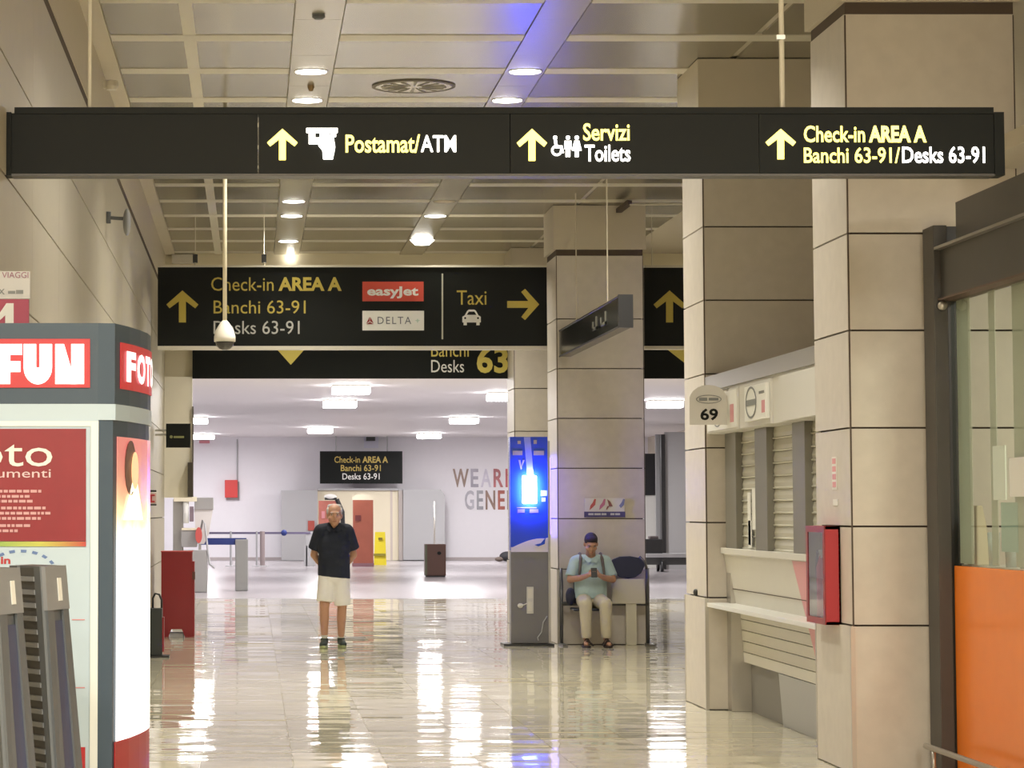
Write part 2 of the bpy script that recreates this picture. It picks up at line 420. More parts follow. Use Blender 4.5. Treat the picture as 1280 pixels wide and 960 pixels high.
for x, D, l in ((-3, 50, 'behind the cream column at left'), (1.9, 46, 'hidden behind the 63 sign, left one'), (5.4, 47, 'hidden behind the farthest pillar'), (9, 48, 'hidden behind the second pillar'), (-4.5, 60, 'in the left hall, nearer one'), (-4.5, 82, 'in the left hall, farther one'), (9, 75, 'in the right hall behind the counter, nearer one'), (9, 87, 'in the right hall behind the counter, farther one')):
    t = thing('hall_luminaire', (x, D, ZH), 'square hall ceiling lamp ' + l, 'ceiling light')
    box('housing', x-.36, x+.36, D-.32, D+.32, ZH-.06, ZH, GREYW, t)
    area('lamp', (x, D, ZH-.08), .6, .6, P_HALL, WHITE, t)
for x, D, l in ((8.5, 36, 'over the side aisle behind the pillars'),):
    t = thing('downlight', (x, D, ZC), 'round downlight ' + l, 'ceiling light')
    MB().lathe((x, D, ZC), [(.2, .015), (.2, -.02), (.18, -.03)], 24).build('rim', CSTRIP, t)
    area('lamp', (x, D, ZC-.05), .3, .3, 60, WARM, t)
for x, l in ((2.95, 'left one of two'), (4.55, 'right one of two')):  # hidden lamps added to light the front of the centre pillar
    t = thing('downlight', (x, 27.3, ZC), 'added downlight hidden behind the near black sign, ' + l, 'ceiling light')
    MB().lathe((x, 27.3, ZC), [(.2, .015), (.2, -.02), (.18, -.03)], 24).build('rim', CSTRIP, t)
    area('lamp', (x, 27.3, ZC-.05), .3, .3, 95, WARM, t)
# unseen lamps added behind the viewer to light the pillars from the front
for x, D, l in ((4.2, 2.2, 'nearest to the orange shop panel'), (4.2, 5, 'right one of the front row'), (-1.6, 5, 'left one of the front row'), (4.2, -.5, 'right one of the rear row'), (1.2, -.5, 'middle one of the rear row'), (-1.6, -.5, 'left one of the rear row')):
    t = thing('added_luminaire', (x, D, ZC), 'unseen square luminaire added over the viewer, ' + l, 'ceiling light')
    box('housing', x-.6, x+.6, D-.6, D+.6, ZC-.05, ZC+.01, GREYW, t)
    area('lamp', (x, D, ZC-.08), 1.1, 1.1, P_NEAR, WARM, t)

# air diffuser
t = thing('air_diffuser', (1.41, RW(1)+.84, ZC), 'round ceiling air diffuser with radial slots above the near sign', 'air vent')
cx, cy = 1.43, RW(1)+.84
MB().lathe((cx, cy, ZC), [(.37, .0), (.37, -.012), (.34, -.018), (.34, 0)], 40).build('ring', mat('diffuser_rim', (.16, .14, .11), .5), t)
MB().lathe((cx, cy, ZC), [(.335, 0), (.335, -.012), (.05, -.014)], 40).build('plate', CSTRIP, t)
b = MB()
for i in range(16):
    a = i*math.pi/8
    d = Vector((math.cos(a), math.sin(a), 0)); n = Vector((-d.y, d.x, 0))*.016
    c = Vector((cx, cy, ZC-.018))
    q = [c+d*.08-n*.4, c+d*.29-n, c+d*.29+n, c+d*.08+n*.4]
    b.hexa(q, [p+Vector((0, 0, .006)) for p in q])
b.build('slots', mat('diffuser_slot', (.22, .2, .15), .5), t)
# ceiling small devices
p = W(401, 19, RW(0)-.9)
tag(MB().lathe((.505, 21.0, ZC-.004), [(.05, 0), (.05, -.02), (.03, -.035)], 16).build('smoke_detector', PLGREY), 'small round grey detector on left ceiling strip, nearest to top edge', 'detector')
tag(MB().lathe((.52, RW(1)+.8, ZC-.004), [(.03, 0), (.03, -.02), (.015, -.05)], 12).build('sprinkler', mat('brass', (.3, .2, .1), .4, .6)), 'tiny brown sprinkler between the two left strip downlights', 'sprinkler')
t = thing('siren', (XL+.02, 23.6, 4.95), 'small beige siren fixed high on the left wall above the sign', 'siren')
zs = ZW(105, 23.6)
MB().lathe((XL+.085, 23.6, zs), [(.045, -.05), (.06, -.02), (.06, .02), (.045, .03)], 18).build('body', CBAR, t)
box('plate', XL+.02, XL+.06, 23.56, 23.64, zs-.04, zs+.02, CBAR, t)
# wall speaker on left wall
t = thing('wall_speaker', (XL, 24.5, ZW(282, 24.5)), 'small grey speaker on an arm fixed to the left wall below the near sign', 'speaker')
zz = ZW(272, 24.5)
MB().tube([(XL-.0, 24.5, zz), (XL+.15, 24.5, zz-.01)], .016).build('arm', PLGREY, t)
MB().lathe((XL+.01, 24.5, zz), [(.03, -.05), (.03, .05)], 10).build('mount', PLGREY, t)
MB().ell((XL+.18, 24.5, zz-.04), (.035, .09, .12)).build('horn', PLLIGHT, t, smooth=True)
# ceiling slot bracket
t = thing('ceiling_bracket', (W(778, 260, 33.8)), 'dark wedge bracket with thin pale rail on ceiling near the centre pillar', 'bracket')
a = W(771, 266, 34.2)
MB().hexa([W(770, 266, 34.2), W(777, 266, 34.2), W(790, 256, 33.2), W(784, 255, 33.2)], [q+Vector((0, 0, .05)) for q in (W(770, 266, 34.2), W(777, 266, 34.2), W(790, 256, 33.2), W(784, 255, 33.2))]).build('wedge', GAP, t)
q0, q1 = W(787, 256, 33.2), W(858, 255, 33.2)
MB().tube([q0, q1], .012, 6).build('rail', CBAR, t)

# ---------------------------------------------------------------- near black sign
D1 = 14.5
def fbox(name, x0, x1, y0, y1, D, th, m, parent, bevel=0):
    a, b_ = W(x0, y1, D), W(x1, y0, D)
    return box(name, a.x, b_.x, D, D+th, a.z, b_.z, m, parent, bevel)
t = thing('hanging_sign', W(630, 176, D1), 'long black lit hanging sign with Postamat/ATM, Servizi and Check-in spanning the corridor', 'sign')
fbox('top_rail', 18, 1242, 134, 142, D1-.01, .14, BLACK, t)
for x0, x1 in ((14, 322), (323.5, 637), (638.5, 948), (949.5, 1244)):
    fbox('panel', x0, x1, 141.5, 216.5, D1, .12, BLACK, t)
for x0, x1 in ((5, 14), (1244, 1255)): fbox('end_cap', x0, x1, 140, 219, D1-.012, .144, BLACK, t)
fbox('bottom_rail', 14, 1244, 217, 220, D1-.005, .13, DSTEEL, t)
DS = D1-.004
for nm, pl in (('arrow', arrow_up(334, 372, 161, 200)), ('arrow', arrow_up(646, 684, 161, 201)), ('arrow', arrow_up(957, 995, 161, 199))): fpoly(pl, DS-.004, EYEL, t, nm, .005)
# atm pictogram: card slot, card and hand
fpoly([frect(383, 422, 160, 166), frect(386, 394, 166, 180), frect(394, 400, 172, 180), [(400, 166), (410, 166), (417, 172), (419, 184), (416, 199), (404, 199), (403, 188), (398, 182)], frect(414, 420, 166, 171)], DS-.004, EWHT, t, 'cash_pictogram', .005)
# toilets pictogram
man = lambda cx, s: [circ(cx, 172, 2.6, n=10), [(cx-4.4, 176), (cx+4.4, 176), (cx+4.4, 186), (cx+2.8, 186), (cx+2.8, 196), (cx+.5, 196), (cx+.5, 188), (cx-.5, 188), (cx-.5, 196), (cx-2.8, 196), (cx-2.8, 186), (cx-4.4, 186)]]
wom = lambda cx: [circ(cx, 172, 2.6, n=10), [(cx-3, 176), (cx+3, 176), (cx+6, 188), (cx+2.4, 188), (cx+2.4, 196), (cx-2.4, 196), (cx-2.4, 188), (cx-6, 188)]]
wh = [circ(694, 172, 2.6, n=10), [(692.5, 175), (696, 175), (697, 182), (703, 182), (705, 191), (702.5, 191), (701, 185), (694, 185)]]
ring = []
for i in range(12):
    a0, a1 = i*math.pi/6+.3, (i+1)*math.pi/6+.3
    if 4.6 < a0 < 5.9: continue
    ring.append([(696+7*math.cos(a0), 188+7*math.sin(a0)), (696+7*math.cos(a1), 188+7*math.sin(a1)), (696+4.4*math.cos(a1), 188+4.4*math.sin(a1)), (696+4.4*math.cos(a0), 188+4.4*math.sin(a0))])
fpoly(wh+ring+man(710, 1)+wom(721), DS-.004, EWHT, t, 'toilet_pictogram', .005)
ftext('Postamat/', 432, 525, 168, 191, DS, EYEL, t, .018); ftext('ATM', 526, 570, 169, 190, DS, EWHT, t, .014)
ftext('Servizi', 729, 787, 154, 176, DS, EYEL, t, .018); ftext('Toilets', 731, 788, 181, 202, DS, EWHT, t, .014)
ftext('Check-in', 1005, 1081, 157, 178, DS, EYEL, t, .018); ftext('AREA A', 1086, 1158, 157, 178, DS, EYEL, t, .04)
ftext('Banchi 63-91/', 1005, 1125, 184, 204, DS, EYEL, t, .015); ftext('Desks 63-91', 1128, 1231, 183, 204, DS, EWHT, t, .014)
# hanger rods
a = W(978, 134, D1+.06)
MB().tube([a, (a.x, a.y, ZC+.01)], .014, 8).build('hanger_rod', CBAR, t)
c = W(977, 47, D1+.06)
box('rod_clamp', c.x-.03, c.x+.015, c.y-.02, c.y+.02, c.z-.012, c.z+.012, STEEL, t)
a = W(112, 134, D1+.06)
MB().tube([a, (a.x, a.y, ZC+.01)], .010, 8).build('hanger_rod', CBAR, t)

# ---------------------------------------------------------------- airline direction sign (sign two)
D2 = 35.5
t = thing('hanging_sign', W(440, 384, D2), 'wide black hanging sign with airline logos and Taxi arrow at mid distance', 'sign')
fbox('panel', 197, 685.5, 334, 432.5, D2, .14, BLACK, t)
fbox('bottom_rail', 197, 685.5, 432.5, 437, D2-.01, .16, CBAR, t); fbox('top_rail', 197, 685.5, 331.5, 334, D2-.01, .16, CBAR, t)
DS = D2-.012
fpoly(arrow_up(208, 248, 363, 403), DS, YEL, t, 'arrow'); fpoly(arrow_right(634, 674, 361, 400), DS, YEL, t, 'arrow')
ftext('Check-in', 264, 342, 346.5, 363.6, DS, YEL, t, 0); ftext('AREA A', 348, 427, 346.5, 363.6, DS, YEL, t, .035)
ftext('Banchi 63-91', 267, 382, 375.5, 392, DS, YEL, t, 0); ftext('Desks 63-91', 267, 374.5, 401, 417.6, DS, WHT2, t, 0)
ftext('Taxi', 571, 608, 363, 381, DS, YEL, t, .0)
fpoly([frect(552, 554, 342, 424)], DS, mat('pale_line', (.5, .5, .4), .5), t, 'divider')
o = fpoly([frect(453, 529.5, 352, 376.5)], DS, mat('airline_red', (.60, .07, .04), .5), t, 'airline_logo'); 
ftext('easyJet', 459, 523, 358, 373, DS-.006, WHT, o, .03)
o = fpoly([frect(453, 530, 388.5, 413)], DS, WHT, t, 'airline_logo'); GREYT = mat('grey_text', (.12, .13, .16), .5)
ftext('DELTA', 472, 514, 396, 405, DS-.006, GREYT, o, .0, sp=1.25)
fpoly([[(458, 404), (462, 401.5), (462, 396)], [(462.6, 396), (462.6, 401.5), (467, 404)], [(458, 405.2), (462.4, 402.6), (467, 405.2)]], DS-.008, RED, o, 'emblem')
fpoly([[(522, 398), (523, 400), (525.5, 400.5), (523, 401.5), (522, 404), (521, 401.5), (518.5, 400.5), (521, 400)]], DS-.008, mat('pale_green', (.5, .62, .55), .5), o, 'star')
# taxi pictogram
fpoly([[(578, 396), (581, 394), (584, 388.5), (586, 387), (593, 387), (595, 388.5), (598, 394), (601, 396), (601, 403), (578, 403)], frect(579.5, 583.5, 403, 406.5), frect(595.5, 599.5, 403, 406.5)], DS, WHT, t, 'taxi_pictogram')
fpoly([[(583.5, 393.5), (586, 389.5), (593, 389.5), (595.5, 393.5)], circ(581.5, 397.6, 1.3, n=8), circ(597.5, 397.6, 1.3, n=8)], DS-.007, BLACK, t, 'taxi_details')
for px in (244, 330):
    a, b_ = W(px-3, 328, D2+.02), W(px+3, 318, D2+.02)
    box('hanger_clamp', a.x, b_.x, D2, D2+.1, a.z, b_.z, BLACKM, t)
    MB().tube([((a.x+b_.x)/2, D2+.05, b_.z), ((a.x+b_.x)/2, D2+.05, ZC)], .006, 6).build('hanger_rod', CBAR, t)
    MB().tube([((a.x+b_.x)/2, D2+.05, a.z), ((a.x+b_.x)/2, D2+.05, a.z-.06)], .012, 8).build('hanger_rod', CBAR, t)
# its continuation beyond the pillar
t = thing('hanging_sign', W(850, 384, D2), 'narrow visible black hanging sign with yellow up arrow between two pillars', 'sign')
fbox('panel', 806, 905, 334.5, 432.5, D2, .14, BLACK, t); fbox('bottom_rail', 806, 905, 432.5, 436.5, D2-.01, .16, CBAR, t)
fbox('top_rail', 806, 905, 331.5, 334.5, D2-.01, .16, CBAR, t)
fpoly(arrow_up(817, 857, 363, 403), D2-.012, YEL, t, 'arrow')
MB().tube([W(815, 333, D2+.07), (W(815, 333, D2+.07).x, D2+.07, ZC)], .006, 8).build('hanger_rod', CBAR, t)

# ---------------------------------------------------------------- sign 63 over the opening
D3 = DP-.15
t = thing('overhead_sign', W(440, 430, D3), 'black overhead sign for desks 63 behind the airline sign at the hall opening', 'sign')
fbox('panel', 240.5, 636, 388, 473, D3, .12, BLACK, t)
fpoly([[(342, 432), (385, 432), (363.5, 456)]], D3-.008, YEL3, t, 'triangle')
ftext('Banchi', 539, 586, 429, 446, D3-.005, YEL3, t, 0); ftext('Desks', 539, 580, 450, 465.5, D3-.005, WHT, t, 0); ftext('63', 596, 635, 433, 466.5, D3-.005, YEL3, t, .03)
t = thing('overhead_sign', W(850, 430, D3), 'black overhead sign with corner of a yellow triangle beyond the centre pillar at right', 'sign')
fbox('panel', 800, 935, 388, 473, D3, .12, BLACK, t)
fpoly([[(828, 432), (892, 432), (860, 457)]], D3-.008, YEL3, t, 'triangle')

# ---------------------------------------------------------------- cctv dome on long pole
DC = 26.0
b0 = W(281, 405, DC)
t = thing('dome_camera', b0, 'white dome camera hanging on a long pole in front of the airline sign', 'camera')
MB().tube([b0, (b0.x, DC, ZC-.006)], .02, 12).build('pole', CREAM, t, smooth=True)
MB().lathe(b0, [(.025, .03), (.05, .0), (.085, -.06), (.1, -.12), (.1, -.165)], 24).build('housing', mat('cctv_white', (.78, .74, .66), .4), t, smooth=True)
MB().lathe(b0, [(.088, -.166), (.08, -.2), (.055, -.23), (.02, -.242)], 24).build('dome', mat('smoked_dome', (.06, .055, .05), .1), t, smooth=True)

# ---------------------------------------------------------------- long dark box sign along the pillar line
t = thing('lightbox_sign', (3.8, 31.4, H+2.0), 'unlit dark box sign running along the hall to the centre pillar', 'sign')
xa, xb = XW(773, 28.7, H+2), XW(790, 28.7, H+2)
z0, z1 = ZW(409, 28.7), ZW(370, 28.7)
GLB = mat('dark_glossy', (.02, .021, .02), .18)
box('housing', xa+.004, xb, 28.72, 34.27, z0, z1, GLB, t)
box('end_cap', xa, xb+.01, 28.68, 28.73, z0-.005, z1+.015, BLACKM, t)
box('frame_strip', xa-.004, xa+.01, 28.7, 34.27, z0-.004, z0+.012, DSTEEL, t); box('frame_strip', xa-.004, xa+.01, 28.7, 34.27, z1-.012, z1+.004, DSTEEL, t)
GP = mat('faint_grey_print', (.20, .20, .17), .4)
def side_text_plane(x, ya, za, yb, zb): return lambda u, v: (x, ya+(yb-ya)*u, za+(zb-za)*v)
for ya, yb in ((30.9, 30.5), (30.2, 29.7)):
    MB().box(xa-.004, xa+.001, yb, ya, z0+.10, z0+.13).box(xa-.004, xa+.001, yb, yb+.1, z0+.10, z0+.24).box(xa-.004, xa+.001, ya-.1, ya, z0+.10, z0+.2).build('pictogram', GP, t)
for D in (30.1, 33.0):
    MB().tube([((xa+xb)/2, D, z1), ((xa+xb)/2, D, ZC)], .007, 8).build('hanger_rod', PLASTER, t)

# ---------------------------------------------------------------- counter 69 between pillars one and two
DA, DB = 17.5+PW+.005, 23.1-.005
XO = PX+.01
t = thing('service_counter', (4.0, 20.8, 0), 'closed service counter with roller shutters between the two right pillars', 'counter')
LP = mat('counter_laminate', (.60, .575, .50), .35, noise=.03)
box('back_wall', 4.2, 4.45, DA, DB, 0, H+1.09, MULL, t)
zl = H-.305
# header
zt, zbm = H+1.095, H+.625
box('header_box', XO+.02, 4.2, DA, DB, zbm, zt, GREYW, t)
box('header_cornice', XO-.005, 4.0, DA, DB, zt-.12, zt, STEEL, t)
for ya, yb in ((18.6, 19.86), (20.22, 21.5), (21.54, 23.05)):
    box('header_panel', XO, XO+.02, ya, yb, zbm+.005, zt-.14, GREYW, t)
# blocked wall over the header
# shutters: three bays of slats
XS = 3.93
mull = [(22.9, 22.4), (21.55, 21.05), (20.05, 19.6), (18.62, DA)]
for a, b_ in mull:
    box('mullion', 3.865, 3.96, b_, a, zl, zbm, MULL, t, .004)
nsl = 10
for (y1, y0) in ((22.4, 21.55), (21.05, 20.05), (19.6, 18.62)):
    sh = (zbm-zl)/nsl
    for i in range(nsl):
        z0 = zl+i*sh
        pts = [(XS+.012, z0+.001), (XS-.018, z0+.001), (XS-.022, z0+.010), (XS-.010, z0+.017), (XS-.014, z0+sh*.5), (XS-.004, z0+sh-.002), (XS+.012, z0+sh-.002)]
        b = MB(); b.hexa([(x, y0+.002, z) for x, z in pts], [(x, y1-.002, z) for x, z in pts]); b.build('slat', SLAT, t)
    box('shutter_backing', XS+.015, XS+.03, y0, y1, zl, zbm, GAP, t)
box('end_jamb', 3.9, 4.2, 22.9, DB, 0, zbm, STEEL, t)
# ledge, upper panel, shelf, lower panels
box('ledge', 3.85, 4.2, DA, DB, zl-.05, zl, GREYW, t, .005)
zs = .875
MB().sprism([(0, 0)]*0 or [], 0, 0) if False else None
b = MB(); b.hexa([(3.94, DA, zs), (4.2, DA, zs), (4.2, DB, zs), (3.94, DB, zs)], [(3.875, DA, zl-.05), (4.2, DA, zl-.05), (4.2, DB, zl-.05), (3.875, DB, zl-.05)]); b.build('upper_panel', LP, t)
box('panel_groove', 3.915, 3.93, DA+.05, DB-.02, zs+.115, zs+.121, GAP, t)
box('shelf', PX+.0, 4.0, DA, DB, zs-.035, zs, mat('white_shelf', (.72, .72, .68), .3), t, .004)
for i in range(5):
    za, zb = .40+i*.088, .40+(i+1)*.088-.006
    xo = lambda z: 4.03-.06*z/.85
    b = MB(); b.hexa([(xo(za), DA, za), (4.2, DA, za), (4.2, DB-.05, za), (xo(za), DB-.05, za)], [(xo(zb), DA, zb), (4.2, DA, zb), (4.2, DB-.05, zb), (xo(zb), DB-.05, zb)]); b.build('front_board', LP, t)
b = MB(); b.hexa([(4.03, DA, 0), (4.2, DA, 0), (4.2, 21.4, 0), (4.03, 21.4, 0)], [(4.0, DA, .394), (4.2, DA, .394), (4.2, 21.4, .394), (4.0, 21.4, .394)]); b.build('base_panel', GREYP, t)
box('base_recess', 4.06, 4.2, 21.4, DB-.05, 0, .394, mat('recess_grey', (.2, .19, .18), .5), t)
# pink diagonal stripe on the panels
def xup(z): return 3.94 - (z-zs)*(3.94-3.875)/(zl-.05-zs) - .004
b = MB(); q = [(xup(zs+.003), 20.0, zs+.003), (xup(zs+.003), DA, zs+.003), (xup(zl-.055), DA, zl-.055), (xup(zl-.055), 20.15, zl-.055)]
b.hexa(q, [(x+.003, y, z) for x, y, z in q]); b.build('pink_stripe', PINK, t)
b = MB(); q = [(4.03-.06*.40/.85-.005, 19.75, .40), (4.03-.06*.40/.85-.005, DA, .40), (4.03-.06*.83/.85-.005, DA, .83), (4.03-.06*.83/.85-.005, 20.1, .83)]
b.hexa(q, [(x+.003, y, z) for x, y, z in q]); b.build('pink_stripe', PINK, t)
# papers stuck on the first shutter
for i, (ya, yb, za, zb) in enumerate(((22.05, 21.93, 1.36, 1.77), (21.85, 21.62, 1.48, 1.80), (22.03, 21.9, 1.34, 1.55))):
    tag(box('paper_strip', XS-.036, XS-.031, yb, ya, za, zb, PAPER), ['long white paper strip on the left shutter bay', 'wider white paper sheet on the left shutter bay beside the mullion', 'short white paper at foot of the left shutter bay'][i], 'paper')
# emblem plates on header
def oval_on_x(b, x, yc, zc, ry, rz, th, n=20, k=1.0, inner=None):
    for i in range(n):
        a0, a1 = 2*math.pi*i/n, 2*math.pi*(i+1)/n
        q = [(x, yc+ry*math.cos(a0), zc+rz*math.sin(a0)), (x, yc+ry*math.cos(a1), zc+rz*math.sin(a1)),
             (x, yc+(ry-th)*math.cos(a1), zc+(rz-th)*math.sin(a1)), (x, yc+(ry-th)*math.cos(a0), zc+(rz-th)*math.sin(a0))]
        b.hexa(q, [(p[0]+.003, p[1], p[2]) for p in q])
    return b
LGREY = mat('logo_grey', (.22, .23, .23), .5)
e = thing('box_sign', (XO, 20.7, H+.8), 'white square plate with an oval emblem on the counter header', 'sign')
zc = ZW(503, 20.8)
box('box', XO-.03, XO, 20.25, 21.12, zc-.135, zc+.125, WHT, e, .004)
b = oval_on_x(MB(), XO-.035, 20.83, zc, .22, .12, .016); b.build('emblem_ring', LGREY, e)
box('emblem_band', XO-.034, XO-.03, 20.63, 21.02, zc-.022, zc+.022, LGREY, e)
box('print', XO-.033, XO-.03, 20.3, 20.5, zc+.05, zc+.07, GP, e); box('print', XO-.033, XO-.03, 20.28, 20.4, zc-.09, zc-.0, PINK, e)
e = thing('round_notice', (XO, 22.5, H+.75), 'small white plate with a grey circle at far end of the header', 'sign')
box('plate', XO-.012, XO, 21.56, 22.95, zbm+.02, zt-.16, PAPER, e)
b = oval_on_x(MB(), XO-.016, 22.45, zbm+.12, .2, .08, .012); b.build('circle', LGREY, e)
box('print', XO-.015, XO-.012, 21.7, 21.85, zbm+.06, zbm+.2, PINK, e)
# 69 sign
D69 = 22.0
e = thing('number_sign', W(886, 510, D69), 'white plaque with arched top and black number 69 on the second pillar', 'sign')
pts = [(862, 531), (862, 497)] + [(885.5+23.5*math.cos(a), 499+18*math.sin(a)) for a in [math.pi+math.pi*i/10 for i in range(1, 10)]] + [(909, 497), (909, 531)]
fpoly([pts], D69, mat('plaque', (.66, .64, .60), .45), e, 'plate', .02)
rg = []
for i in range(20):
    a0, a1 = i*math.pi/10, (i+1)*math.pi/10
    rg.append([(886+16*math.cos(a0), 499+5.5*math.sin(a0)), (886+16*math.cos(a1), 499+5.5*math.sin(a1)), (886+15*math.cos(a1), 499+4.6*math.sin(a1)), (886+15*math.cos(a0), 499+4.6*math.sin(a0))])
fpoly(rg, D69-.004, LGREY, e, 'oval_ring', .003)
fpoly([frect(874, 884, 497, 501), frect(886, 898, 497.3, 500.6)], D69-.004, LGREY, e, 'oval_print', .003)
ftext('69', 875.5, 897.5, 510.5, 525.5, D69-.004, BLACK, e, .03)
MB().tube([W(903, 487, D69+.01), (XO+.03, D69+.01, W(903, 487, D69+.01).z)], .012, 8).build('bracket', STEEL, e)
# black knob on pillar two
k0 = W(870, 741, 23.5)
MB().ell((PX-.012, 23.6, k0.z), (.02, .03, .03)).build('knob', BLACKM, p2, smooth=True)

# ---------------------------------------------------------------- fire extinguisher cabinet on pillar one
t = thing('extinguisher_cabinet', (PX-.05, 18.1, .92), 'red glass fronted fire cabinet on side of the nearest pillar', 'fire cabinet')
XF = PX-.095
y0, y1, z0, z1 = 17.83, 18.42, .905, 1.53
box('back_plate', PX-.012, PX-.002, y0, y1, z0, z1, mat('cabinet_inside', (.35, .32, .22), .5), t)
for a in ((y0, y0+.02, z0, z1), (y1-.02, y1, z0, z1), (y0, y1, z0, z0+.02), (y0, y1, z1-.02, z1)):
    box('side_panel', XF, PX-.002, a[0], a[1], a[2], a[3], REDL, t)
for a in ((y0, y0+.05, z0, z1), (y1-.06, y1, z0, z1), (y0+.05, y1-.06, z0, z0+.04), (y0+.05, y1-.06, z1-.04, z1)):
    box('door_frame', XF-.008, XF, a[0], a[1], a[2], a[3], RED, t)
def glass_mat():
    m = bpy.data.materials.new('clear_glass'); m.use_nodes = True; nt = m.node_tree; nt.nodes.clear()
    o = nt.nodes.new('ShaderNodeOutputMaterial'); a = nt.nodes.new('ShaderNodeBsdfTransparent'); g = nt.nodes.new('ShaderNodeBsdfGlossy'); mx = nt.nodes.new('ShaderNodeMixShader'); f = nt.nodes.new('ShaderNodeFresnel')
    a.inputs[0].default_value = (.90, .94, .91, 1); g.inputs['Roughness'].default_value = .03; f.inputs[0].default_value = 1.45
    ge = nt.nodes.new('ShaderNodeNewGeometry'); mm = nt.nodes.new('ShaderNodeMath'); mm.operation = 'MULTIPLY'; iv = nt.nodes.new('ShaderNodeMath'); iv.operation = 'SUBTRACT'; iv.inputs[0].default_value = 1
    nt.links.new(ge.outputs['Backfacing'], iv.inputs[1]); nt.links.new(f.outputs[0], mm.inputs[0]); nt.links.new(iv.outputs[0], mm.inputs[1])
    nt.links.new(mm.outputs[0], mx.inputs[0]); nt.links.new(a.outputs[0], mx.inputs[1]); nt.links.new(g.outputs[0], mx.inputs[2]); nt.links.new(mx.outputs[0], o.inputs[0]); return m
GLASS = glass_mat()
box('liner', XF+.002, PX-.012, y1-.028, y1-.0205, z0+.02, z1-.02, mat('cabinet_inside', (.35, .32, .22), .5), t)
box('door_glass', XF-.004, XF-.001, y0+.05, y1-.06, z0+.04, z1-.04, GLASS, t)
ex = thing('fire_extinguisher', (PX-.05, 18.2, z0+.02), 'red fire extinguisher inside the red wall cabinet', 'fire extinguisher')
MB().lathe((PX-.052, 18.15, z0+.021), [(.035, 0), (.038, .02), (.038, .34), (.02, .40), (.012, .42)], 16).build('cylinder', RED, ex, smooth=True)
MB().tube([(PX-.052, 18.15, z0+.44), (PX-.06, 18.24, z0+.46), (PX-.06, 18.28, z0+.36), (PX-.052, 18.27, z0+.12)], .012, 8).build('hose', BLACKM, ex)
box('valve', PX-.065, PX-.04, 18.11, 18.2, z0+.42, z0+.47, STEEL, ex)
t = thing('fire_notice', (PX, 18.0, 1.8), 'narrow vertical pink and white fire notice above the red cabinet', 'sign')
yc = 17.97
box('strip', PX-.004, PX, yc-.07, yc+.07, ZW(612, 17.9), ZW(571, 17.9), PAPER, t)
for i in range(4):
    za = ZW(609, 17.9)+i*.05; box('red_print', PX-.006, PX-.004, yc-.05, yc+.05, za, za+.035, PINK, t)
tag(box('small_label', PX-.004, PX, yc-.09, yc+.05, ZW(632, 17.9), ZW(624, 17.9), PAPER), 'small white label between the fire notice and red cabinet', 'label')

# ---------------------------------------------------------------- shop front at right
XG = 4.30
t = thing('glass_partition', (XG, 14, 0), 'dark steel framed glass partition with glossy orange lower panel at right edge', 'partition')
za = ZW(284, 17.3)
x0, x1 = XW(1166, 17.3), XW(1195, 17.3)
box('steel_post', x0, x0+.085, 17.18, 17.45, 0, za, DSTEEL, t, .004)
box('steel_post', x0+.085, x1+.03, 17.25, 17.45, 0, za, BLACKM, t)
zb1, zb0 = H+1.60, H+1.30
box('beam', XG-.06, XG+.06, 8, 17.25, zb0, zb1, DSTEEL, t)
box('beam_flange', XG-.10, XG+.06, 8, 17.3, zb1, zb1+.018, mat('steel_edge', (.30, .28, .25), .35, .5), t)
box('beam_flange', XG-.08, XG+.06, 8, 17.3, zb0-.012, zb0, mat('rust_edge', (.12, .07, .05), .5), t)
box('upper_beam', XG-.02, XG+.1, 8, 16.95, zb1+.018, zb1+.27, DSTEEL, t)
box('glass_pane', XG+.0, XG+.008, 15.05, 17.2, 1.27, zb0-.012, GLASS, t)
box('glass_pane', XG+.0, XG+.008, 11, 15.03, 1.27, zb0-.012, GLASS, t)
box('orange_panel', XG-.01, XG+.03, 11, 17.17, 0.0, ZW(707, 17.17), ORANGE, t, .004)
MB().ell((XG-.06, 17.15, zb0-.045), (.03, .03, .03)).build('bolt', STEEL, t, smooth=True)
# beige strips behind the glass standing in for its pale reflections
REFLM = mat('reflection_beige', (.50, .49, .41), .8)
for i, (ya, yb, l) in enumerate(((17.1, 16.78, 'first pale vertical blind strip behind the shop glass, next to the steel post'), (16.36, 16.22, 'narrow bright vertical blind strip behind the shop glass'), (15.85, 15.4, 'wide vertical blind strip behind the shop glass at right edge'))):
    tag(box('reflection_strip', XG+.012, XG+.016, yb, ya, 1.31, zb0-.02, REFLM), l, 'reflection')
tag(box('paper_notice', XG-.006, XG-.001, 15.98, 16.25, ZW(625, 16.1), ZW(557, 16.1), mat('green_paper', (.60, .66, .58), .6)), 'pale green paper notice stuck on the shop glass', 'paper')
tag(box('paper_notice', XG-.006, XG-.001, 15.6, 15.9, ZW(621, 15.8), ZW(572, 15.8), PAPER), 'white paper notice on the shop glass at right edge of photo', 'paper')
tag(box('paper_notice', XG+.010, XG+.012, 15.8, 16.15, ZW(690, 16), ZW(628, 16), mat('mint', (.45, .56, .52), .6)), 'lower bluish leaflet behind the shop glass', 'paper')
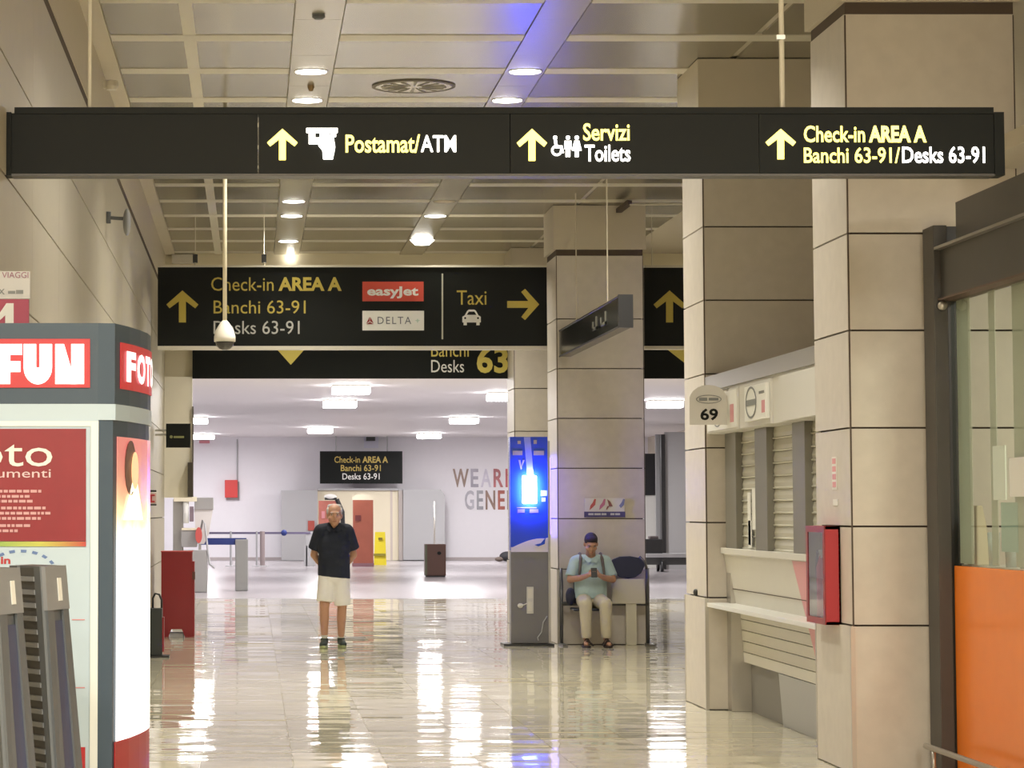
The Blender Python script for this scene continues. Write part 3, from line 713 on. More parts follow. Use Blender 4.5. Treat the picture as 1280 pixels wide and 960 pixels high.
# shop interior shelf with glasses and bag
box('inner_shelf', XG+.036, XG+.5, 12, 17.17, 1.27, 1.30, GREYW, t)
GLASS2 = mat('pale_glass', (.62, .68, .64), .06, trans=.35)
for y, l in ((16.62, 'tall clear drinking glass behind the shop glass, left one'), (16.25, 'clear drinking glass on the shop shelf, middle one'), (15.95, 'clear drinking glass on shop shelf at right')):
    tag(MB().lathe((XG+.09, y, 1.30), [(.03, 0), (.038, .20), (.034, .20), (.028, .01)], 16).build('drinking_glass', GLASS2, smooth=True), l, 'glass')
bagm = mat('tan_paper_bag', (.55, .48, .33), .7, noise=.15)
b = MB(); b.hexa([(XG+.05, 16.86, 1.30), (XG+.16, 16.86, 1.30), (XG+.16, 17.12, 1.30), (XG+.05, 17.12, 1.30)], [(XG+.08, 16.97, 1.66), (XG+.12, 16.97, 1.66), (XG+.12, 17.11, 1.66), (XG+.08, 17.11, 1.66)])
tag(b.build('paper_bag', bagm, bevel=.01), 'tan paper bag standing behind the shop glass by the post', 'bag')
struct(box('ceiling_shop', XG+.15, 9, 8, 17.3, 3.75, 3.85, PLASTER))
struct(box('wall_shop', XG+.9, 9, 17.3, 17.45, 0, 3.85, mat('shop_wall', (.5, .47, .40), .6)))
sl = thing('shop_fill_lamp', (5.6, 14.2, 3.72), 'unseen flat lamp added inside the glass shop', 'ceiling light')  # unseen lamp added to brighten the interior behind the glass
box('housing', 5.2, 6.0, 13.9, 14.5, 3.69, 3.75, GREYW, sl)
area('lamp', (5.6, 14.2, 3.67), .7, .5, 130, (1, .95, .82), sl)
# low bumper rail
t = thing('bumper_rail', (4.12, 16.5, 0), 'thin steel bumper rail in front of the orange panel', 'rail')
zr = .19
MB().tube([(4.13, 17.3, zr), (4.13, 12.0, zr)], .018, 10).build('tube', STEEL, t, smooth=True)
for y in (17.1, 15.9, 14.4): MB().tube([(4.13, y, 0), (4.13, y, zr)], .014, 8).build('post', STEEL, t, smooth=True)

# ---------------------------------------------------------------- photo booth at left
DK = 12.5
XKJ, XKC = XW(122, DK), XW(140.5, DK)
side = [(XKC, DK+.02), (XKC+.055, DK+.25), (XKC+.095, DK+.5), (XKC+.12, DK+.72), (XKC+.128, DK+.92)]
plan = [(-1.75, DK)] + [(XKJ, DK)] + side + [(-1.75, DK+.92)]
t = thing('photo_booth', (-1.15, DK+.45, 0), 'white and blue-grey photo booth with red FUN sign at left edge', 'photo booth')
zh0, zh1 = ZW(505, DK), ZW(404, DK); zw0 = ZW(525, DK)
def infl(d): return [(-1.75, DK-d), (XKJ, DK-d), (side[0][0]+d, side[0][1]-d)] + [(x+d, y) for x, y in side[1:]] + [(-1.75, DK+.92)]
MB().prism(infl(.0), 0, zw0).build('body', KGREY, t)
MB().prism(infl(.012), zw0, zh0).build('band', KWHITE, t)
MB().prism(infl(.008), zh0, zh1).build('header', KGREY, t)
box('front_panel', -1.75, XKJ+.003, DK-.012, DK, .02, zw0, KWHITE, t)
box('panel_frame', -1.75, XKJ-.0305, DK-.02, DK-.01, zw0-.028, zw0-.006, mat('kiosk_white_edge', (.82, .86, .86), .3), t)
box('panel_frame', XKJ-.03, XKJ+.004, DK-.02, DK-.01, .02, zw0-.006, mat('kiosk_white_edge', (.82, .86, .86), .3), t)
o = fpoly([frect(-14, 112.5, 423.5, 484.5)], DK-.018, REDSIGN, t, 'sign_panel', .008)
# heavy block letters
def poly_letters(defs, name):
    return fpoly(defs, DK-.026, WSIGN, o, name, .006)
def F_(x0, x1, y0, y1): return [frect(x0, x0+(x1-x0)*.5, y0, y1), frect(x0+(x1-x0)*.5, x1, y0, y0+(y1-y0)*.27), frect(x0+(x1-x0)*.5, x1-2, y0+(y1-y0)*.43, y0+(y1-y0)*.70)]
poly_letters(F_(-2, 27.5, 430, 480), 'letter')
def U_(x0, x1, y0, y1):
    w_ = x1-x0; g = w_*.06; cx = (x0+x1)/2; out = [frect(x0, cx-g, y0, y0+(y1-y0)*.58), frect(cx+g, x1, y0, y0+(y1-y0)*.58)]
    yc = y0+(y1-y0)*.58; rx = w_/2; ry = y1-yc
    arc = [(cx+rx*math.cos(a), yc+ry*math.sin(a)) for a in [math.pi*i/12 for i in range(13)]]
    out.append(arc); return out
poly_letters(U_(29.5, 65, 430, 480.5), 'letter')
poly_letters([[(69, 430), (80, 430), (85, 452), (86, 480), (69, 480)], [(80, 430), (86, 480), (94.5, 480), (88.5, 443)], [(88, 430), (105, 430), (105, 480), (94.5, 480), (88, 443)]][:1] + [[(80, 430), (94.5, 480), (86, 480), (78, 450)]] + [frect(89, 105, 430, 480)], 'letter')
# curved side: helper on the booth flank
def flank(u, z, off=0.0):
    n = len(side)-1; f = min(max(u, 0), .999)*n; i = int(f); q = f-i
    x = side[i][0]+(side[i+1][0]-side[i][0])*q; y = side[i][1]+(side[i+1][1]-side[i][1])*q
    return Vector((x+off, y-off*.25, z))
def flank_patch(u0, u1, z0, z1, off, m, parent, name, n=8):
    b = MB(); 
    for i in range(n):
        a, c = u0+(u1-u0)*i/n, u0+(u1-u0)*(i+1)/n
        q = [flank(a, z0, off), flank(c, z0, off), flank(c, z1, off), flank(a, z1, off)]
        b.hexa(q, [flank(a, z0, off-.004), flank(c, z0, off-.004), flank(c, z1, off-.004), flank(a, z1, off-.004)])
    return b.build(name, m, parent)
def flank_poly(pts, off, m, parent, name):
    b = MB(); q = [flank(u, z, off) for u, z in pts]; b.hexa(q, [flank(u, z, off-.003) for u, z in pts]); return b.build(name, m, parent)
zs0, zs1 = ZW(486, DK+.1), ZW(428, DK+.1)
so = flank_patch(.08, .98, zs0, zs1, .014, REDSIGN, t, 'sign_panel')
vsl = zs0+.035; vsh = zs1-.035
for ch, u0, u1 in (('F', .16, .34), ('O', .37, .58), ('T', .60, .76), ('O', .78, .95)):
    letters(ch, lambda u, v, u0=u0, u1=u1: flank(u0+(u1-u0)*u, vsl+(vsh-vsl)*v, .020), WSIGN, so, .05, 'letter')
# backlit poster on the flank
def poster_mat():
    m = bpy.data.materials.new('backlit_poster'); m.use_nodes = True; nt = m.node_tree; b = nt.nodes['Principled BSDF']
    tc = nt.nodes.new('ShaderNodeTexCoord'); sx = nt.nodes.new('ShaderNodeSeparateXYZ'); cr = nt.nodes.new('ShaderNodeValToRGB')
    nz = nt.nodes.new('ShaderNodeTexNoise'); nz.inputs['Scale'].default_value = 6
    nt.links.new(tc.outputs['Generated'], sx.inputs[0]); nt.links.new(tc.outputs['Object'], nz.inputs['Vector'])
    ad = nt.nodes.new('ShaderNodeMath'); ad.operation = 'MULTIPLY_ADD'; ad.inputs[1].default_value = .10
    nt.links.new(nz.outputs['Fac'], ad.inputs[0]); nt.links.new(sx.outputs['Z'], ad.inputs[2]); nt.links.new(ad.outputs[0], cr.inputs[0])
    e = cr.color_ramp.elements; e[0].position = .0; e[0].color = (1, 1, .95, 1); e[1].position = 1; e[1].color = (.75, .16, .14, 1)
    for p_, c_ in ((.69, (1, .98, .88, 1)), (.78, (1, .72, .35, 1)), (.86, (.9, .42, .22, 1))):
        q = e.new(p_); q.color = c_
    nt.links.new(cr.outputs[0], b.inputs['Emission Color']); 
    st = nt.nodes.new('ShaderNodeMapRange'); st.inputs['From Min'].default_value = .68; st.inputs['From Max'].default_value = .92; st.inputs['To Min'].default_value = 1.9; st.inputs['To Max'].default_value = .8
    nt.links.new(ad.outputs[0], st.inputs['Value']); nt.links.new(st.outputs[0], b.inputs['Emission Strength'])
    b.inputs['Base Color'].default_value = (.3, .2, .2, 1); b.inputs['Roughness'].default_value = .2
    return m
zp0, zp1 = ZW(926, DK+.1), ZW(546, DK+.1)
flank_patch(.05, .985, zp0, zp1, .008, poster_mat(), t, 'backlit_poster')
def el(uc, zc_, ru, rz, n=18): return [(uc+ru*math.cos(2*math.pi*i/n), zc_+rz*math.sin(2*math.pi*i/n)) for i in range(n)]
HAIRP = mat('poster_hair', (.08, .03, .02), .3, emit=.25, ecol=(.20, .06, .03))
FACEP = mat('poster_face', (.8, .4, .2), .3, emit=.9, ecol=(.95, .55, .28))
flank_poly(el(.27, ZW(585, DK+.3), .11, .125), .014, HAIRP, t, 'printed_hair')
flank_poly(el(.345, ZW(588, DK+.3), .075, .085), .018, FACEP, t, 'printed_face')
flank_poly([(.30, ZW(602, DK+.3)), (.40, ZW(602, DK+.3)), (.55, ZW(650, DK+.3)), (.14, ZW(650, DK+.3))], .016, mat('poster_glow', (1, .9, .7), .3, emit=1.5, ecol=(1, .85, .55)), t, 'printed_shoulders')
flank_patch(.03, .99, .03, zp0-.002, .006, REDL, t, 'red_base')
# big red poster on the front
pf = fpoly([frect(-20, 107.5, 536, 676.5)], DK-.020, KRED, t, 'red_poster', .007)
ftext('foto', -50, 65.5, 548, 583, DK-.024, WHT, pf, -.0)
ftext('documenti', -42, 63.5, 586, 597, DK-.024, mat('pink_white', (.75, .55, .58), .5), pf, .0)
PW2 = mat('pale_print', (.62, .34, .36), .5)
bars = []
for (y, xe) in ((614, 53), (620.5, 38), (626.5, 41), (635, 57), (641.5, 63), (648, 51), (657, 42), (663.5, 24)):
    x = -18
    while x < xe-3:
        wq = R.uniform(3, 9); bars.append(frect(x, min(x+wq, xe), y-1.7, y+1.7)); x += wq+1.6
fpoly(bars, DK-.024, PW2, pf, 'print_lines', .003)
def grad_mat():
    m = bpy.data.materials.new('rainbow_strip'); m.use_nodes = True; nt = m.node_tree; b = nt.nodes['Principled BSDF']
    tc = nt.nodes.new('ShaderNodeTexCoord'); sx = nt.nodes.new('ShaderNodeSeparateXYZ'); cr = nt.nodes.new('ShaderNodeValToRGB')
    nt.links.new(tc.outputs['Generated'], sx.inputs[0]); nt.links.new(sx.outputs['X'], cr.inputs[0]); nt.links.new(cr.outputs[0], b.inputs['Base Color'])
    e = cr.color_ramp.elements; e[0].color = (.2, .42, .1, 1); e[1].color = (.5, .05, .05, 1); q = e.new(.55); q.color = (.55, .55, .1, 1)
    return m
fpoly([frect(-20, 107.5, 677, 683)], DK-.020, grad_mat(), t, 'colour_strip', .007)
seg = []
for i in range(9):
    a = math.pi*(1.08+i*.105); a1 = a+.16
    seg.append([(26+46*math.cos(a), 716+29*math.sin(a)), (26+46*math.cos(a1), 716+29*math.sin(a1)), (26+42*math.cos(a1), 716+25.5*math.sin(a1)), (26+42*math.cos(a), 716+25.5*math.sin(a))])
for sg_ in seg: fpoly([sg_], DK-.016, mat('dash_blue', (.12, .2, .42), .5), t, 'dash', .004)
ftext('in', 1, 13, 696, 705, DK-.016, REDL, t, .03)
for yy in (774, 859): fpoly([frect(90, 106, yy, yy+1.2)], DK-.016, PINK, t, 'thin_mark', .004)
fpoly([frect(98, 106.5, 934, 1050)], DK-.018, REDL, t, 'red_label', .006)

# sign standing on the booth roof
t = thing('travel_sign', (-1.3, 13.2, zh1), 'red and white board with number 1 standing on the photo booth roof', 'sign')
DV = 13.2
fpoly([frect(-45, 37.5, 339, 373.5)], DV, mat('board_white', (.62, .61, .60), .5), t, 'white_board', .03)
fpoly([frect(-45, 36, 374, 430)], DV, mat('board_red', (.40, .05, .10), .5), t, 'red_board', .03)
ftext('VIAGGI', 2.5, 35.5, 340, 347.5, DV-.004, mat('plum', (.32, .12, .18), .5), t, .0)
ftext('X', -2, 6, 361, 368, DV-.004, LGREY, t, .02); fpoly([frect(10, 19, 363.5, 367), frect(20, 29, 362.5, 367)], DV-.003, LGREY, t, 'small_print', .003)
fpoly([[(8, 379), (17, 379), (17, 425), (6.5, 425), (6.5, 394), (0, 400), (-3, 395)]], DV-.005, WHT, t, 'numeral', .005)
# post down to the roof
MB().tube([(-1.35, DV+.015, zh1-.001), (-1.35, DV+.015, zh1+.2)], .02, 8).build('stand', STEEL, t)

# ---------------------------------------------------------------- ribbed grey plastic units in front of the booth
def ribbed(DX, label):
    E0, R0, L0 = W(53, 708, 11.2), W(78, 702, 11.42), W(15, 704, 11.42)
    zt = E0.z
    def bot(px, D): return Vector((XW(px, D, 0), D, 0))
    E1, R1, L1 = bot(80, 11.2), bot(116, 11.42), bot(53, 11.42)
    K0 = R0 + L0 - E0; K1 = R1+L1-E1; K0.z = zt
    for v in (R0, L0): v.z = zt
    t = thing('ribbed_stand', (E1+K1)/2, label, 'stand', 'grey ribbed stands')
    MB().hexa([E1, R1, K1, L1], [E0, R0, K0, L0]).build('body', PLGREY, t)
    def onq(a, b_, c, d, name, m, u0, u1, v0, v1, n0, n1):       # a,b bottom; d,c top
        nrm = (b_-a).cross(d-a).normalized()
        P = lambda u, v, n: (a*(1-u)+b_*u)*(1-v) + (d*(1-u)+c*u)*v + nrm*n
        return MB().hexa([P(u0, v0, n0), P(u1, v0, n0), P(u1, v1, n0), P(u0, v1, n0)], [P(u0, v0, n1), P(u1, v0, n1), P(u1, v1, n1), P(u0, v1, n1)]).build(name, m, t)
    # right face
    q = (E1, R1, R0, E0)
    onq(*q, 'top_cap', PLLIGHT, -.02, 1.03, .875, 1.0, -.004, .014)
    onq(*q, 'white_mark', WHT, .52, .70, .90, .965, .014, .017)
    onq(*q, 'recess_panel', PLBLUE, .30, .74, .03, .845, -.001, .003)
    onq(*q, 'frame_rail', PLGREY, 0, .30, .0, .875, 0, .012); onq(*q, 'frame_rail', PLGREY, .74, 1, 0, .875, 0, .012)
    # rib face
    q = (L1, E1, E0, L0)
    onq(*q, 'side_rail', PLGREY, .80, 1, 0, 1, 0, .012); onq(*q, 'side_rail', PLGREY, 0, .26, 0, 1, 0, .012)
    for i in range(26):
        v = .02+i*.0375
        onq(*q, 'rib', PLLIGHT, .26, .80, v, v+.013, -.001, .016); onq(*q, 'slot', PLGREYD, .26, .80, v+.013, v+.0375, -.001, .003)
    return t
r1 = ribbed(0, 'grey ribbed plastic stand leaning in front of the booth, the right one')
dup(r1, (-.150, -.45, 0), 'grey ribbed plastic stand at left edge, nearer to viewer and cut by the frame')

# ---------------------------------------------------------------- items along the left wall
# purple-dark totem edge with extinguisher sign
t = thing('slim_totem', (XW(181, 30.5), 30.5, 0), 'slim dark standing panel at left wall behind the booth', 'panel')
a = W(182, 602, 30.5)
box('panel', XL+.03, XW(185.5, 30.5), 30.45, 30.55, .03, a.z, NAVY, t); box('foot', XL+.02, XW(188, 30.5), 30.35, 30.65, 0, .03, BLACKM, t)
t = thing('flag_sign', W(190, 621, 31.2), 'small red and white fire flag sign between two black bars at left wall', 'sign')
fbox('plate', 186, 195.5, 616, 629.5, 31.2, .012, mat('sign_pale', (.62, .45, .42), .5), t)
fbox('bar', 170.8, 195.5, 612.5, 615, 31.19, .03, BLACKM, t); fbox('bar', 170.8, 195.5, 630, 632, 31.19, .03, BLACKM, t)
fpoly([frect(188, 193.5, 618, 620), frect(188, 190, 620, 628), frect(188, 193.5, 626, 628)], 31.19, REDL, t, 'pictogram', .004)
# umbrella bin
t = thing('umbrella_bin', (XW(195, 31.4, 0), 31.4, 0), 'dark square bin with a curved handle beside the red cabinet', 'bin')
x0, x1 = XW(183, 31.4, .3), XW(203, 31.4, .3)
zt = ZW(760, 31.4)
box('body', x0, x1, 31.4-.1, 31.4+.1, .02, zt, mat('bin_dark', (.025, .03, .028), .4), t, .008)
box('foot', x0-.0, x1+.08, 31.26, 31.54, 0, .02, BLACKM, t)
box('red_edge', x1, x1+.02, 31.32, 31.5, .06, zt-.1, RED, t)
MB().tube([W(191, 760, 31.4), W(191, 748, 31.4), W(194, 742, 31.4), W(199, 743, 31.4), W(202, 750, 31.4), W(202, 760, 31.4)], .012, 8).build('handle', BLACKM, t, smooth=True)
# red cabinet
t = thing('red_cabinet', (XW(222, 36.3, 0), 36.4, 0), 'tall dark red cabinet standing against the left wall', 'cabinet')
x0, x1 = XW(201.5, 36.3, .5), XW(240, 36.3, .5); zt = ZW(690, 36.3)
b = MB(); b.fprism([(x0, 0), (x0+.09, 0), (x0+.13, .1), (x1-.13, .1), (x1-.09, 0), (x1, 0), (x1, zt), (x0, zt)], 36.3, 36.75); b.build('body', RED, t)
box('side_strip', x1, x1+.03, 36.31, 36.74, 0, zt-.12, RED, t)
box('lock', x1+.005, x1+.04, 36.29, 36.34, .74, .84, mat('lock_brown', (.12, .04, .03), .5), t)
box('grey_base', x0+.11, x1-.11, 36.33, 36.7, 0, .05, GREYP, t)
box('top_edge', x0-.006, x1+.006, 36.29, 36.76, zt, zt+.012, mat('red_light', (.5, .05, .05), .4), t)
# cream panels on the wall beyond
for i, (px, pm) in enumerate(((193, CREAM), (206, WALLM))):
    pass
# small black projecting sign on the left wall
t = thing('projecting_sign', W(222, 545, 37.0), 'small square black sign on two brackets projecting from the left wall', 'sign')
fbox('panel', 207.5, 238, 529.5, 559.5, 37.0, .06, BLACK, t)
fpoly([frect(217, 230, 545, 547.5), circ(214, 546, 2, n=8)], 36.992, mat('dim_olive', (.25, .26, .10), .5), t, 'print', .004)
for y in (538, 543.5):
    a, b_ = W(198, y, 37.03), W(208, y, 37.03); MB().tube([(XL, 37.03, a.z), b_], .014, 8).build('bracket', STEEL, t)
# dark tv slab and cable on the cream column
t = thing('wall_screen', W(238, 600, DP-.2), 'narrow dark screen seen edge on at the cream column', 'screen')
fbox('screen', 234.5, 241.5, 578, 621, DP-.28, .18, mat('screen_dark', (.05, .04, .03), .4), t); fbox('cable_duct', 240, 242, 508, 578, DP-.16, .06, mat('duct', (.12, .1, .08), .5), t)

# baggage wrapping machine
DM = 56.0
t = thing('wrapping_machine', (XW(245, DM, 0), DM, 0), 'grey and white baggage wrapping machine with red film disc beyond the red cabinet', 'machine')
fb = lambda n, x0, x1, y0, y1, D, th, m, bev=.01: fbox(n, x0, x1, y0, y1, D, th, m, t, bev)
GM = mat('machine_grey', (.34, .33, .32), .45)
a = W(240, 739, DM)
x0, x1 = XW(228, DM, .6), XW(259, DM, .6)
box('base', x0, x1, DM, DM+.7, 0, ZW(688, DM), GM, t, .02)
fb('column', 216, 229, 624, 740, DM+.2, .3, mat('machine_beige', (.40, .38, .34), .5))
fb('arm', 217, 246, 621, 627, DM, .35, CREAM)
fb('top_box', 243, 266.5, 622, 637, DM+.1, .5, GM)
fpoly([[(243, 637), (266, 637), (261, 668), (255, 680), (245, 680)]], DM+.15, mat('machine_white', (.72, .68, .66), .4), t, 'white_panel', .2)
MB().tube([W(232.5, 627, DM+.1), W(232.5, 654, DM+.1)], .06, 12).build('film_roll', WHT, t, smooth=True)
fb('purple_panel', 237, 242, 633, 652, DM+.05, .2, mat('dull_purple', (.22, .16, .19), .5))
fb('shelf', 227, 246, 660, 663, DM-.08, .5, CREAM)
fb('cabinet', 226.5, 246, 663, 684, DM-.05, .5, GM)
c = W(248, 668, DM-.1)
b = MB(); 
pts = circ(248.5, 669, 4.2, 10, 18); b.fprism([(W(x, y, DM-.1).x, W(x, y, DM-.1).z) for x, y in pts], DM-.16, DM-.06); b.build('red_disc', mat('film_red', (.55, .09, .08), .45), t)
MB().tube([W(250, 668, DM), W(253, 650, DM), W(256, 655, DM), W(260, 690, DM), W(262, 705, DM), W(268, 710, DM)], .02, 8).build('cable', GREYP, t, smooth=True)
# barrier desk with blue tape
DBR = 57.0
t = thing('tape_barrier', (XW(300, DBR, 0), DBR, 0), 'grey end panel with a dark blue tape running left in the hall', 'barrier')
x0, x1 = XW(294, DBR, .5), XW(310, DBR, .5)
box('end_panel', x0, x1, DBR, DBR+.5, 0, ZW(674, DBR), mat('barrier_grey', (.30, .30, .29), .4, .3), t, .02)
a, b_ = W(262, 681, DBR+.1), W(308, 672.5, DBR+.1)
box('tape', a.x-.2, b_.x, DBR+.1, DBR+.12, a.z, b_.z, BLUEBAND, t)
MB().tube([(a.x-.2, DBR+.11, 0), (a.x-.2, DBR+.11, b_.z)], .03, 10).build('post', STEEL, t)
# far barrier posts with tape
DFB = 82.0
t = thing('tape_barrier', (XW(330, DFB, 0), DFB, 0), 'row of slim barrier posts with thin tape before the white back wall', 'barrier')
zt = ZW(665, DFB)
for px, wd in ((288.5, .03), (321, .03), (328, .075)):
    x = XW(px, DFB, .5)
    MB().tube([(x, DFB, 0), (x, DFB, zt+.02)], wd, 10).build('post', GREYP if wd < .05 else mat('post_brown', (.33, .27, .27), .5), t)
    MB().lathe((x, DFB, 0), [(.16, 0), (.16, .015), (.05, .03)], 16).build('post_base', GREYP, t)
x = XW(388, DFB, .5); box('end_cabinet', x-.13, x+.13, DFB, DFB+.3, 0, zt, GREYP, t)
MB().box(XW(384, DFB), XW(380, DFB)+.001, DFB, DFB+.2, 0, .6).build('side_flap', GREYP, t)
box('tape', XW(256, DFB), x, DFB-.01, DFB+.01, zt-.06, zt, mat('tape_far', (.13, .11, .2), .5), t)
b = W(355, 666, DFB); MB().ell(b, (.09, .06, .09)).build('tape_knot', BLUEBAND, t, smooth=True)

# ---------------------------------------------------------------- hall back wall objects
DW = 92.0
t = thing('hydrant_box', W(290, 612, DW-.2), 'red hydrant box with a pipe on the white back wall', 'hydrant box')
fbox('box', 281, 297, 600, 622, DW-.25, .25, mat('hydrant_red', (.62, .05, .045), .45), t, .01); fbox('shadow_plate', 283, 299, 602, 625, DW-.05, .05, GREYP, t)
MB().tube([W(296.5, 600, DW-.06), W(296.5, 549, DW-.06)], .02, 8).build('pipe', GREYP, t)
tag(fbox('exit_lamp', 249, 262, 550.5, 554, DW-.2, .2, mat('pale_red', (.6, .22, .25), .5), None), 'small faded red lamp high at left on the back wall', 'lamp')
t = thing('partition_panel', W(373, 700, DW-1), 'grey partition panel left of the red doors on the back wall', 'panel')
fbox('board', 352, 397, 613, 700.5, DW-1.0, .6, GREYP, t); fbox('red_label', 385, 393, 651, 663, DW-1.05, .05, mat('label_red', (.42, .08, .06), .5), t)
t = thing('partition_panel', W(530, 700, DW-1), 'grey partition panel right of the cream door on the back wall', 'panel')
fpoly([[(504, 612), (551, 612), (556, 619), (556, 700), (504, 700)]], DW-1.0, GREYP, t, 'board', .6)
tag(MB().tube([(XW(543, 88, 1), 88, 0), W(543, 627, 88)], .03, 10).build('slim_pole', STEEL, smooth=True), 'thin vertical pole standing behind the brown litter bin', 'pole')
# door alcove
t = thing('door_alcove', W(450, 700, DW-.6), 'cream door surround with panels under the black hall sign', 'door surround')
fbox('surround', 397, 503.5, 612, 700.5, DW-.73, .7, CREAM, t)
fbox('lintel', 397, 503.5, 610.5, 613, DW-.83, .8, GREYP, t); fbox('jamb', 498.5, 503.5, 613, 700.5, DW-.85, .15, mat('jamb_grey', (.5, .45, .42), .5), t)
fbox('jamb', 488, 490.5, 613, 700.5, DW-.74, .04, mat('jamb_tan', (.62, .54, .48), .5), t)
fbox('alcove_recess', 404, 431, 614, 700, DW-.72, .02, mat('alcove_tan', (.45, .37, .3), .5), t)
t = thing('red_totem', W(410, 700, 88), 'reddish display panel behind the standing man, with white lamp above', 'display')
box('panel', XW(398.5, 89, 1), XW(423, 89, 1), 89, 89.2, 0, ZW(626, 89), mat('poster_red', (.50, .16, .12), .5, noise=.2), t); fbox('print', 402, 406, 639, 648, 88.98, .02, PINK, t)
t = thing('lamp_head', W(413, 620, 88.5), 'white round topped black lamp above the standing man', 'lamp')
b = MB(); c = W(413, 621, 88.5); b.ell(c, (.20, .15, .09)); b.build('shade', WHT, t, smooth=True)
fbox('band', 406, 421, 622, 625, 88.4, .2, BLACKM, t); MB().tube([W(421, 624, 88.5), W(428, 640, 88.5), W(429, 662, 88.5), W(429, 700, 88.5)], .07, 8).build('neck', BLACKM, t)
MB().lathe((W(429, 700, 88.5).x, 88.5, 0), [(.2, 0), (.2, .03), (.07, .05)], 16).build('base', BLACKM, t)
t = thing('door_totem', W(454, 708, 82), 'red-brown arched door panel with white top right of the standing man', 'door panel')
DT = 81.5
fbox('panel', 441.5, 466.5, 625, 708.3, DT, .25, DOORM, t); fbox('foot', 440.5, 467.5, 704, 708.5, DT-.05, .35, mat('foot_purple', (.25, .12, .14), .5), t)
pts = [(441, 625), (441, 622)] + [(454+13*math.cos(a), 622.5+5*math.sin(a)) for a in [math.pi+math.pi*i/10 for i in range(1, 10)]] + [(467, 622), (467, 625)]
fpoly([pts], DT, CREAM, t, 'arched_top', .25)
fbox('dark_mark', 444, 451, 644, 651, DT-.01, .02, mat('mark_dark', (.16, .03, .03), .5), t)
t = thing('floor_warning_sign', W(475, 700, 84), 'bright yellow folding warning board by the cream door', 'warning board')
a0, b0_ = W(468, 694, 84), W(483, 665, 84)
YW = mat('warning_yellow', (.80, .66, .02), .5)
b = MB(); b.hexa([(a0.x, 84, 0.0), (b0_.x, 84, 0.0), (b0_.x, 84.03, 0), (a0.x, 84.03, 0)], [(a0.x+.03, 84.15, b0_.z), (b0_.x-.03, 84.15, b0_.z), (b0_.x-.03, 84.18, b0_.z), (a0.x+.03, 84.18, b0_.z)]); b.build('front_leaf', YW, t)
b = MB(); b.hexa([(a0.x, 84.36, 0.0), (b0_.x, 84.36, 0.0), (b0_.x, 84.39, 0), (a0.x, 84.39, 0)], [(a0.x+.03, 84.19, b0_.z), (b0_.x-.03, 84.19, b0_.z), (b0_.x-.03, 84.22, b0_.z), (a0.x+.03, 84.22, b0_.z)]); b.build('rear_leaf', YW, t)
fbox('mark', 473, 478, 672, 675, 84.05, .02, mat('mark_dark2', (.2, .16, .02), .5), t)
fbox('lower_edge', 467, 482, 692, 695, 83.97, .03, mat('olive', (.3, .26, .03), .5), t)
# hall sign
t = thing('hall_sign', W(451, 584, 90), 'small far black sign listing check-in desks on the white back wall', 'sign')
fbox('panel', 400, 503, 564, 604.5, 91.0, .15, BLACK, t)
for px in (420, 484): MB().tube([W(px, 565, 91.07), (W(px, 565, 91.07).x, 91.07, ZH)], .02, 8).build('hanger_rod', GREYP, t)
DS = 90.985
DY = mat('dull_yellow', (.55, .42, .10), .5)
ftext('Check-in', 418, 450, 570.5, 578.5, DS, DY, t, .01); ftext('AREA A', 453, 485, 570.5, 578.5, DS, DY, t, .03)
ftext('Banchi 63-91', 426, 476, 581, 589, DS, DY, t, .01); ftext('Desks 63-91', 428, 474.5, 591.5, 599.5, DS, WHT, t, .01)
t = thing('projector', W(463, 547, 90), 'small black box on pale plate above the hall sign', 'device')
fbox('plate', 455, 473, 546, 560, DW-.05, .05, mat('plate_lilac', (.75, .74, .86), .5), t); fbox('box', 458, 469, 545, 551, DW-.3, .25, BLACKM, t)
# coloured wall letters
t = thing('wall_lettering', W(600, 610, DW), 'picture filled letters WE ARE GENER on the white back wall', 'lettering')
lc = [('W', 566, 586, 586, 609, (.33, .24, .20)), ('E', 588.5, 598, 586, 609, (.40, .38, .44)), ('A', 601, 614, 586, 609, (.60, .57, .66)), ('R', 617, 629, 586, 609, (.45, .16, .17)), ('E', 632, 642, 586, 609, (.50, .12, .14)),
      ('G', 581, 592.5, 613, 637, (.46, .45, .50)), ('E', 596, 604, 613, 637, (.34, .34, .37)), ('N', 607, 619, 613, 637, (.30, .20, .16)), ('E', 622.5, 631, 613, 637, (.42, .13, .10)), ('R', 634, 646, 613, 637, (.25, .15, .13))]
for i, (ch, x0, x1, y0, y1, c) in enumerate(lc):
    a, b_ = W(x0, y1, DW-.02), W(x1, y0, DW-.02)
    o = letters(ch, lambda u, v: (a.x+(b_.x-a.x)*u, DW-.02, a.z+(b_.z-a.z)*v), mat('letter_%d' % i, c, .5, noise=.5, nscale=3), t, .02, 'letter')
    md = o.modifiers.new('solid', 'SOLIDIFY'); md.thickness = .018
# litter bin
t = thing('litter_bin', (XW(544, 69, 0), 69, 0), 'dark brown rectangular litter bin standing alone in the hall', 'bin')
x0, x1 = XW(531.5, 69, .5), XW(557.5, 69, .5); zt = ZW(680, 69)
MB().box(x0, x1, 69, 69.45, .03, zt).build('body', BROWN, t, .02)
box('left_edge', x0-.004, x0+.05, 68.99, 69.01, .04, zt-.02, mat('olive_edge', (.10, .11, .06), .5), t); box('base', x0+.02, x1-.02, 69.02, 69.43, 0, .03, BLACKM, t)
MB().fprism([(W(x, y, 68.98).x, W(x, y, 68.98).z) for x, y in circ(549, 691.5, 2.6, 2.2, 12)], 68.98, 69.01).build('opening', BLACK, t)
